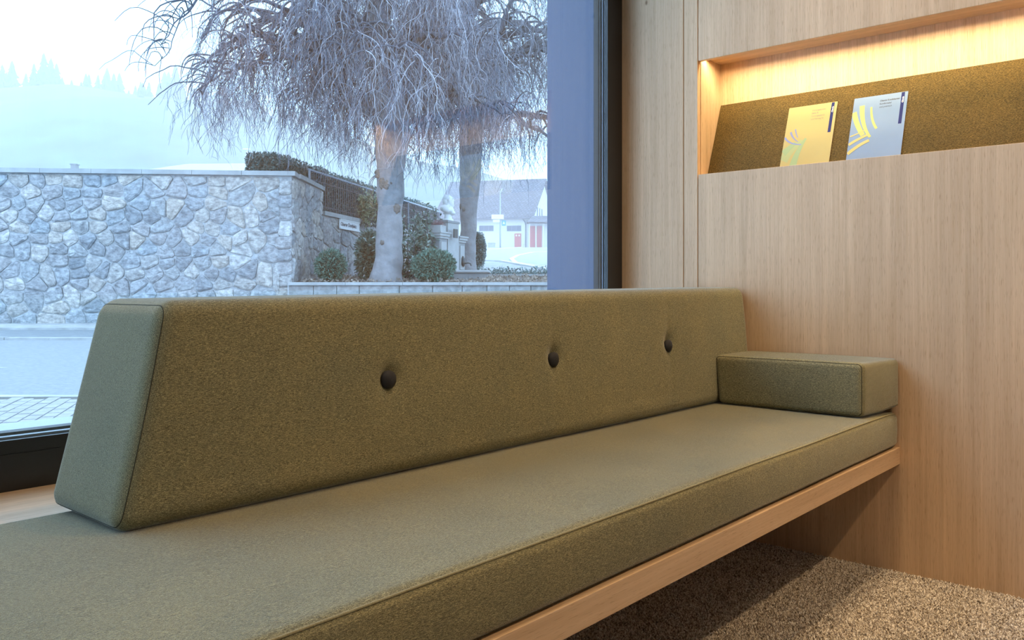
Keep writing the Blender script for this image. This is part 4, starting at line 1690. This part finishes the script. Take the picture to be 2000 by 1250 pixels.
def roadz(d):
    t = max(0.0, (d - 31.0) / 84.0)
    return H + 0.55 + 5.03 * t ** 0.85


for j in range(nyy + 1):
    d = 31 + (140 - 31) * (j / nyy) ** 1.4
    for i in range(nx + 1):
        up.append((-30 + 90 * i / nx, d, roadz(d)))
fc = [(j * (nx + 1) + i, j * (nx + 1) + i + 1, (j + 1) * (nx + 1) + i + 1, (j + 1) * (nx + 1) + i) for j in range(nyy) for i in range(nx)]
m.add(up, fc)
tag(m.build('road_uphill', M['kerb'], None, (0, 60, H), True, smooth=True), kind='structure')


def on_road(px, py):
    """depth where the uphill road shows at this pixel"""
    lo, hi = 31.0, 139.0
    for _ in range(50):
        mid = (lo + hi) / 2
        if HY - F * (roadz(mid) - H) / mid > py: lo = mid
        else: hi = mid
    return ((px - CX) / F * lo, lo, roadz(lo) + .03)


for i, pts2 in enumerate(([(1072, 492), (1040, 494), (1012, 500), (999, 507), (1006, 514), (1040, 520), (1075, 524)],
                          [(945, 509), (980, 511), (1020, 518), (1070, 527)],
                          [(940, 488), (980, 486), (1020, 483), (1070, 481)])):
    m = MB()
    q = [Vector(on_road(*p)) for p in pts2]
    fine = []
    for k in range(len(q) - 1):
        for s in (0, .33, .66): fine.append(q[k].lerp(q[k + 1], s))
    fine.append(q[-1])
    for k in range(len(fine) - 1):
        m.bar(fine[k], fine[k + 1], .22 if i < 2 else .4, .06)
    o = m.build('kerb_line', M['road_paint'], None, tuple(q[0]), True)
    tag(o, ('pale kerb curving around the traffic island on the uphill road', 'pale kerb line crossing the uphill road nearest the garden wall', 'pale kerb line at the foot of the white house')[i], 'kerb')

hs = thing('house', 'white rendered house with a large grey tiled roof and a red door', 'house', (*E(1038, 483, 115)[:2], E(0, 483, 115)[2]), True)
hp = Vector(E(1038, 483, 115))
ha = math.radians(164)
fu = Vector((math.cos(ha), math.sin(ha), 0))      # along the front, away to the left
gu = Vector((0.27, 0.963, 0)).normalized()        # along the gable, back
Z0, ZE, ZR = E(0, 484, 115)[2] - .3, E(0, 416, 115)[2], E(0, 349, 121)[2]


def HP(a, b, z):
    v = hp + fu * a + gu * b
    return (v.x, v.y, z)


FL_ = 14.0
GD = 14.0
m = MB()
m.add([HP(0, 0, Z0), HP(FL_, 0, Z0), HP(FL_, 0, ZE), HP(0, 0, ZE), HP(0, GD, Z0), HP(0, GD, ZE), HP(0, GD / 2, ZR - .25), HP(FL_, GD, Z0), HP(FL_, GD, ZE), HP(FL_, GD / 2, ZR - .25)],
      [(0, 1, 2, 3), (0, 3, 6, 5, 4), (4, 5, 8, 7), (1, 7, 8, 9, 2)])
m.build('house_wall', M['render'], hs)


def roof_plane(name, a0, a1, b0_, z0, b1, z1, th=.18):
    """own object whose local axes lie in the roof plane, so the tile rows run level"""
    o3 = Vector(HP(a0, b0_, z0))
    ux = (Vector(HP(a1, b0_, z0)) - o3)
    uy = (Vector(HP(a0, b1, z1)) - o3)
    lx, ly = ux.length, uy.length
    ux.normalize(); uy.normalize()
    uz = ux.cross(uy).normalized()
    sgn = 1 if uz.z > 0 else -1
    me = bpy.data.meshes.new(name)
    vv = [(0, 0, 0), (lx, 0, 0), (lx, ly, 0), (0, ly, 0)]
    vv += [(x_, y_, -th * sgn) for (x_, y_, _z) in vv]
    me.from_pydata(vv, [], [(0, 1, 2, 3), (7, 6, 5, 4), (0, 4, 5, 1), (1, 5, 6, 2), (2, 6, 7, 3), (3, 7, 4, 0)])
    me.materials.append(M['rooftile'])
    o = bpy.data.objects.new(name, me)
    COL.objects.link(o)
    o.parent = hs
    mat = Matrix((ux, uy, uz)).transposed().to_4x4()
    mat.translation = o3 - ORG[hs.name]
    o.matrix_local = mat
    return o


slope = (ZR - ZE) / (GD / 2)
roof_plane('roof', -0.5, FL_ + .4, -0.9, ZE - .9 * slope + .1, GD / 2, ZR + .1)
roof_plane('roof', -0.5, FL_ + .4, GD + .9, ZE - .9 * slope + .1, GD / 2, ZR + .1)


def on_front(name, mat, px0, px1, py0, py1, off=0.05, th=.1):
    """rectangle on the front wall between two pixel columns"""
    def a_at(px):
        k = (px - CX) / F
        # (hp + fu*a).x = k*(hp+fu*a).y
        return (k * hp.y - hp.x) / (fu.x - k * fu.y)
    a0, a1 = a_at(px0), a_at(px1)
    dd = (hp + fu * ((a0 + a1) / 2)).y
    z0, z1 = E(0, py1, dd)[2], E(0, py0, dd)[2]
    m = MB()
    m.add([HP(a0, -off, z0), HP(a1, -off, z0), HP(a1, -off, z1), HP(a0, -off, z1), HP(a0, th - off, z0), HP(a1, th - off, z0), HP(a1, th - off, z1), HP(a0, th - off, z1)],
          [(0, 1, 2, 3), (7, 6, 5, 4), (0, 4, 5, 1), (1, 5, 6, 2), (2, 6, 7, 3), (3, 7, 4, 0)])
    return m, name, mat


def put(args, parent):
    m, name, mat = args
    return m.build(name, mat, parent)


for (a, b) in ((936, 964), (990, 1018)):
    w_ = put(on_front('window', M['winframe'], a, b, 440.5, 451.5, .05), hs)
    n = 3
    for i in range(n):
        c0 = a + .6 + (b - a - .6) * i / n; c1 = a + (b - a - .6) * (i + 1) / n
        put(on_front('pane', M['winglass'], c0, c1, 441.2, 450.8, .09, .05), w_)
dr = put(on_front('door', M['reddoor'], 1005, 1018, 456, 483, .06), hs)
for c0 in (1007.5, 1013.0):
    put(on_front('pane', M['white'], c0, c0 + 2.6, 458.5, 461.5, .10, .05), dr)
put(on_front('notice_board', M['white'], 1019.5, 1024.5, 473, 477, .10, .05), hs)
m = MB()
m.tube([HP(-.2, -.9, ZE - .75), HP(FL_, -.9, ZE - .75)], .09, 6); m.build('gutter', M['gutterpipe'], hs)
m = MB()
pa = (((1027 - CX) / F) * hp.y - hp.x) / (fu.x - ((1027 - CX) / F) * fu.y)
m.tube([HP(pa + .35, -.8, ZE - .75), HP(pa + .1, -.15, ZE - 1.2), HP(pa, -.12, ZE - 1.6), HP(pa, -.12, Z0)], .07, 6); m.build('downpipe', M['gutterpipe'], hs)
for i in range(3):
    b_ = 3.1 + i * 1.35
    m = MB()
    m.add([HP(-.04, b_, ZE - .1), HP(-.04, b_ + .55, ZE - .1), HP(-.04, b_ + .55, ZE + 1.1), HP(-.04, b_, ZE + 1.1), HP(.1, b_, ZE - .1), HP(.1, b_ + .55, ZE - .1), HP(.1, b_ + .55, ZE + 1.1), HP(.1, b_, ZE + 1.1)],
          [(0, 1, 2, 3), (7, 6, 5, 4), (0, 4, 5, 1), (1, 5, 6, 2), (2, 6, 7, 3), (3, 7, 4, 0)])
    m.build('window', M['winglass'], hs)
# annex with red gates and its own small roof, at the gable end
an = thing('annex', 'low white annex with tall red gates beside the white house', 'building', (*E(1052, 482, 113)[:2], E(0, 482, 113)[2]), True)
ax0, ax1 = E(1033, 0, 113)[0], E(1085, 0, 113)[0]
z0, z1 = E(0, 482, 113)[2] - .2, E(0, 436, 113)[2]
m = MB(); m.box(ax0, ax1, 113.5, 114.9, z0, z1); m.build('annex_wall', M['render'], an)
for (a, b) in ((1035.2, 1045.5), (1048.5, 1058.5)):
    g = boxobj('gate', M['reddoor'], (E(a, 0, 113)[0], E(b, 0, 113)[0], 113.35, 113.52, z0, E(0, 441, 113)[2]), an)
    w = (E(b, 0, 113)[0] - E(a, 0, 113)[0]) / 3
    for i in range(3):
        boxobj('gate_board', M['reddoor'], (E(a, 0, 113)[0] + i * w + .03, E(a, 0, 113)[0] + (i + 1) * w - .03, 113.28, 113.352, z0, E(0, 442, 113)[2]), g)
for a in (1033.5, 1046.2, 1060.5):
    boxobj('post', M['white'], (E(a, 0, 112.2)[0], E(a + 1.4, 0, 112.2)[0], 112.2, 112.35, z0, E(0, 437, 112.2)[2]), an)
m = MB()
zb1, zt1 = E(0, 434, 112)[2], E(0, 419, 112)[2]
m.add([(ax0 - .3, 111.5, zb1), (ax1, 111.5, zb1), (ax1, 114.9, zb1), (ax0 - .3, 114.9, zb1), (E(1041, 0, 112)[0], 114.0, zt1), (ax1, 114.0, zt1)],
      [(0, 3, 2, 1), (0, 1, 5, 4), (0, 4, 3), (3, 4, 5, 2), (1, 2, 5)])
m.build('roof', M['rooftile'], an)

# street sign post
px_, dS = 977.0, 100.0
sp_ = thing('sign_post', 'tall pale lamp post carrying direction signs before the white house', 'sign post', E(px_, 484, dS), True)
m = MB(); m.tube([E(px_, 484, dS), E(px_, 420, dS), E(px_, 376, dS), E(px_ + 4, 368, dS)], [.10, .09, .07, .05], 8); m.build('pole', M['pole'], sp_, smooth=True)
m = MB(); a = E(960, 419, dS - .2); b = E(984, 428, dS - .2); m.box(a[0], b[0], dS - .25, dS - .15, b[2], a[2]); m.build('sign_board', M['white'], sp_)
m = MB(); a = E(963, 429, dS - .2); b = E(976, 434, dS - .2); m.box(a[0], b[0], dS - .25, dS - .15, b[2], a[2]); m.build('sign_board', M['white'], sp_)
m = MB(); a = E(980, 430.5, dS - .2); b = E(988, 441, dS - .2); m.box(a[0], b[0], dS - .25, dS - .15, b[2], a[2]); tsn = m.build('crossing_sign', M['teal'], sp_)
m = MB(); a, b, c = E(984, 432, dS - .3), E(981.5, 437.5, dS - .3), E(986.5, 437.5, dS - .3)
m.add([(a[0], dS - .27, a[2]), (b[0], dS - .27, b[2]), (c[0], dS - .27, c[2])], [(0, 1, 2)]); m.build('white_triangle', M['white'], tsn)
for (a, b, lab) in ((934, 940, 'pale utility cabinet by the white house wall next to the cypress'), (953, 967, 'wide pale utility cabinet by the white house wall next to the lamp post')):
    p, q = E(a, 475, 108), E(b, 483.5, 108)
    cb = thing('utility_cabinet', lab, 'cabinet', ((p[0] + q[0]) / 2, 108, q[2]), True)
    boxobj('cabinet_body', M['kerb'], (p[0], q[0], 108, 108.7, q[2] - .1, p[2]), cb)
    boxobj('cabinet_lid', M['pole'], (p[0] - .05, q[0] + .05, 107.95, 108.75, p[2], p[2] + .06), cb)

# slim pole beyond the wall; its white head models a ceiling lamp's reflection
pd = 60.0
lp = thing('slim_pole', 'faint slim pole beyond the rubble wall with a modelled ceiling light reflection on top', 'lamp', E(483, 345, pd), True)
m = MB(); m.tube([E(483, 350, pd), E(483, 292, pd)], [.09, .06], 6); m.build('pole', M['white'], lp)
m = MB(); a = E(475, 292, pd); m.ellipsoid(E(481, 292, pd), (.32, .14, .07)); m.build('lamp_reflection', M['white'], lp, smooth=True)

# pale roofs behind the wall
for (xs, ys, d, lab, nm) in ((((205, 343), (330, 313), (470, 312), (545, 343)), 0, 70.0, 'pale hipped roof showing above the rubble wall beyond the street', 'far_house'),
                         (((10, 345), (40, 334), (150, 334), (190, 345)), 0, 64.0, 'low pale roof with a chimney showing above the rubble wall', 'far_building')):
    b0_, b1_, b2_, b3_ = [E(x_, y_, d) for (x_, y_) in xs]
    t = thing(nm, lab, 'house', ((b0_[0] + b3_[0]) / 2, d + 4, H), True)
    boxobj('house_wall', M['render'], (b0_[0] + .6, b3_[0] - .6, d + .8, d + 7.4, H - 1, b0_[2]), t)
    m = MB()
    m.add([(b0_[0], d, b0_[2]), (b3_[0], d, b3_[2]), (b3_[0], d + 8, b3_[2]), (b0_[0], d + 8, b0_[2]), (b1_[0], d + 4, b1_[2] + .3), (b2_[0], d + 4, b2_[2] + .3)],
          [(0, 3, 2, 1), (0, 1, 5, 4), (1, 2, 5), (2, 3, 4, 5), (3, 0, 4)])
    m.build('roof', M['field'], t)
    if nm == 'far_building':
        p, q = E(111, 314, d), E(121, 340, d)
        boxobj('chimney', M['limestone'], (p[0], q[0], d + 2, d + 2.5, q[2], p[2]), t)
        boxobj('chimney_cap', M['limestone'], (p[0] - .06, q[0] + .06, d + 1.95, d + 2.55, p[2], p[2] + .08), t)

# ------------------------------------------------------------------ hill and its conifers
def hill_top(px):
    k = [(-900, 235), (-300, 200), (0, 195), (120, 190), (300, 205), (420, 215), (560, 250), (700, 290), (850, 340), (1000, 365), (1200, 375), (2200, 385)]
    for (a, b) in zip(k[:-1], k[1:]):
        if px <= b[0]:
            return a[1] + (b[1] - a[1]) * (px - a[0]) / (b[0] - a[0])
    return 385


def hill_z(r_, d):
    px = CX + F * r_ / d
    top = H + (HY - hill_top(px)) / F * 300
    t = min(max((d - 90) / 210.0, 0), 1)
    s = t * t * (3 - 2 * t)
    return GZ + 2.0 + (top - GZ - 2.0) * s + 3.0 * s * mnoise.noise(Vector((r_ * .03, d * .03, 0)))


m = MB()
nx, nyy = 70, 26
vv = []
for j in range(nyy + 1):
    d = 80 + 300 * j / nyy
    for i in range(nx + 1):
        r_ = -330 + 560 * i / nx
        z = hill_z(r_, d)
        if r_ > -14 and d < 170: z = min(z, roadz(min(d, 139)) - .5)
        vv.append((r_, d, z))
m.add(vv, [(j * (nx + 1) + i, j * (nx + 1) + i + 1, (j + 1) * (nx + 1) + i + 1, (j + 1) * (nx + 1) + i) for j in range(nyy) for i in range(nx)])
tag(m.build('hillside', M['hill'], None, (0, 200, 0), True, smooth=True), kind='structure')
m = MB()
m.box(-60, -6.9, 26.0, 80, GZ - .5, GZ + .8)
tag(m.build('upper_ground', M['field'], None, (-20, 50, 0), True), kind='structure')

cm = MB()
rnd = random.Random(12)
nT, nS = 9, 11
for k in range(nT):
    z0_ = .10 + .9 * k / nT
    r_ = .17 * (1 - k / nT) + .015
    b = len(cm.v)
    for s in range(nS):
        a = 2 * math.pi * s / nS + k
        rr = r_ * (1.25 if s % 2 else .75) * rnd.uniform(.8, 1.2)
        cm.v.append((rr * math.cos(a), rr * math.sin(a), z0_ - .02))
    cm.v.append((0, 0, min(1.0, z0_ + .2)))
    for s in range(nS):
        cm.f.append((b + s, b + (s + 1) % nS, b + nS))
me = bpy.data.meshes.new('conifer_crown')
me.from_pydata(cm.v, [], cm.f)
me.materials.append(M['conifer'])
proto = None
rnd = random.Random(44)
cols = []
for i in range(92):
    if i < 62:
        px = -40 + i * 11.5 + rnd.uniform(-6, 6); d = rnd.uniform(285, 305)
        sz = rnd.uniform(5, 9)
        if any(abs(px - q) < 16 for q in (20, 90, 108, 222, 336)): sz = rnd.uniform(11, 14)
    else:
        px = rnd.uniform(-60, 720); d = rnd.uniform(272, 300); sz = rnd.uniform(5, 9)
    r_ = (px - CX) / F * d
    cols.append((r_, d, sz))
for (r_, d, sz) in cols:
    o = bpy.data.objects.new('conifer', me)
    COL.objects.link(o)
    o.location = ROT @ Vector((r_, d, hill_z(r_, d) - .8))
    o.scale = (sz * 1.25, sz * 1.25, sz)
    o.rotation_euler = (0, 0, rnd.uniform(0, 6))
    tag(o, 'hazy conifer standing among others on the far misty hill', 'tree', 'conifers on the misty hill')

# winter haze over the street
m = MB()
m.box(-340, 240, 24.2, 420, GZ - 4, 110)
hm = bpy.data.materials.new('winter haze')
hm.use_nodes = True
hn = hm.node_tree
hn.nodes.clear()
ho = N(hn, 'ShaderNodeOutputMaterial')
hv = N(hn, 'ShaderNodeVolumeScatter')
hv.inputs['Color'].default_value = (0.88, 0.74, 0.74, 1)
hv.inputs['Density'].default_value = 0.0035
hv.inputs['Anisotropy'].default_value = 0.0
hn.links.new(hv.outputs[0], ho.inputs['Volume'])
tag(m.build('haze', hm, None, (0, 60, 0), True), 'thin cold blue haze hanging over the street and hill', 'haze', kind='stuff')
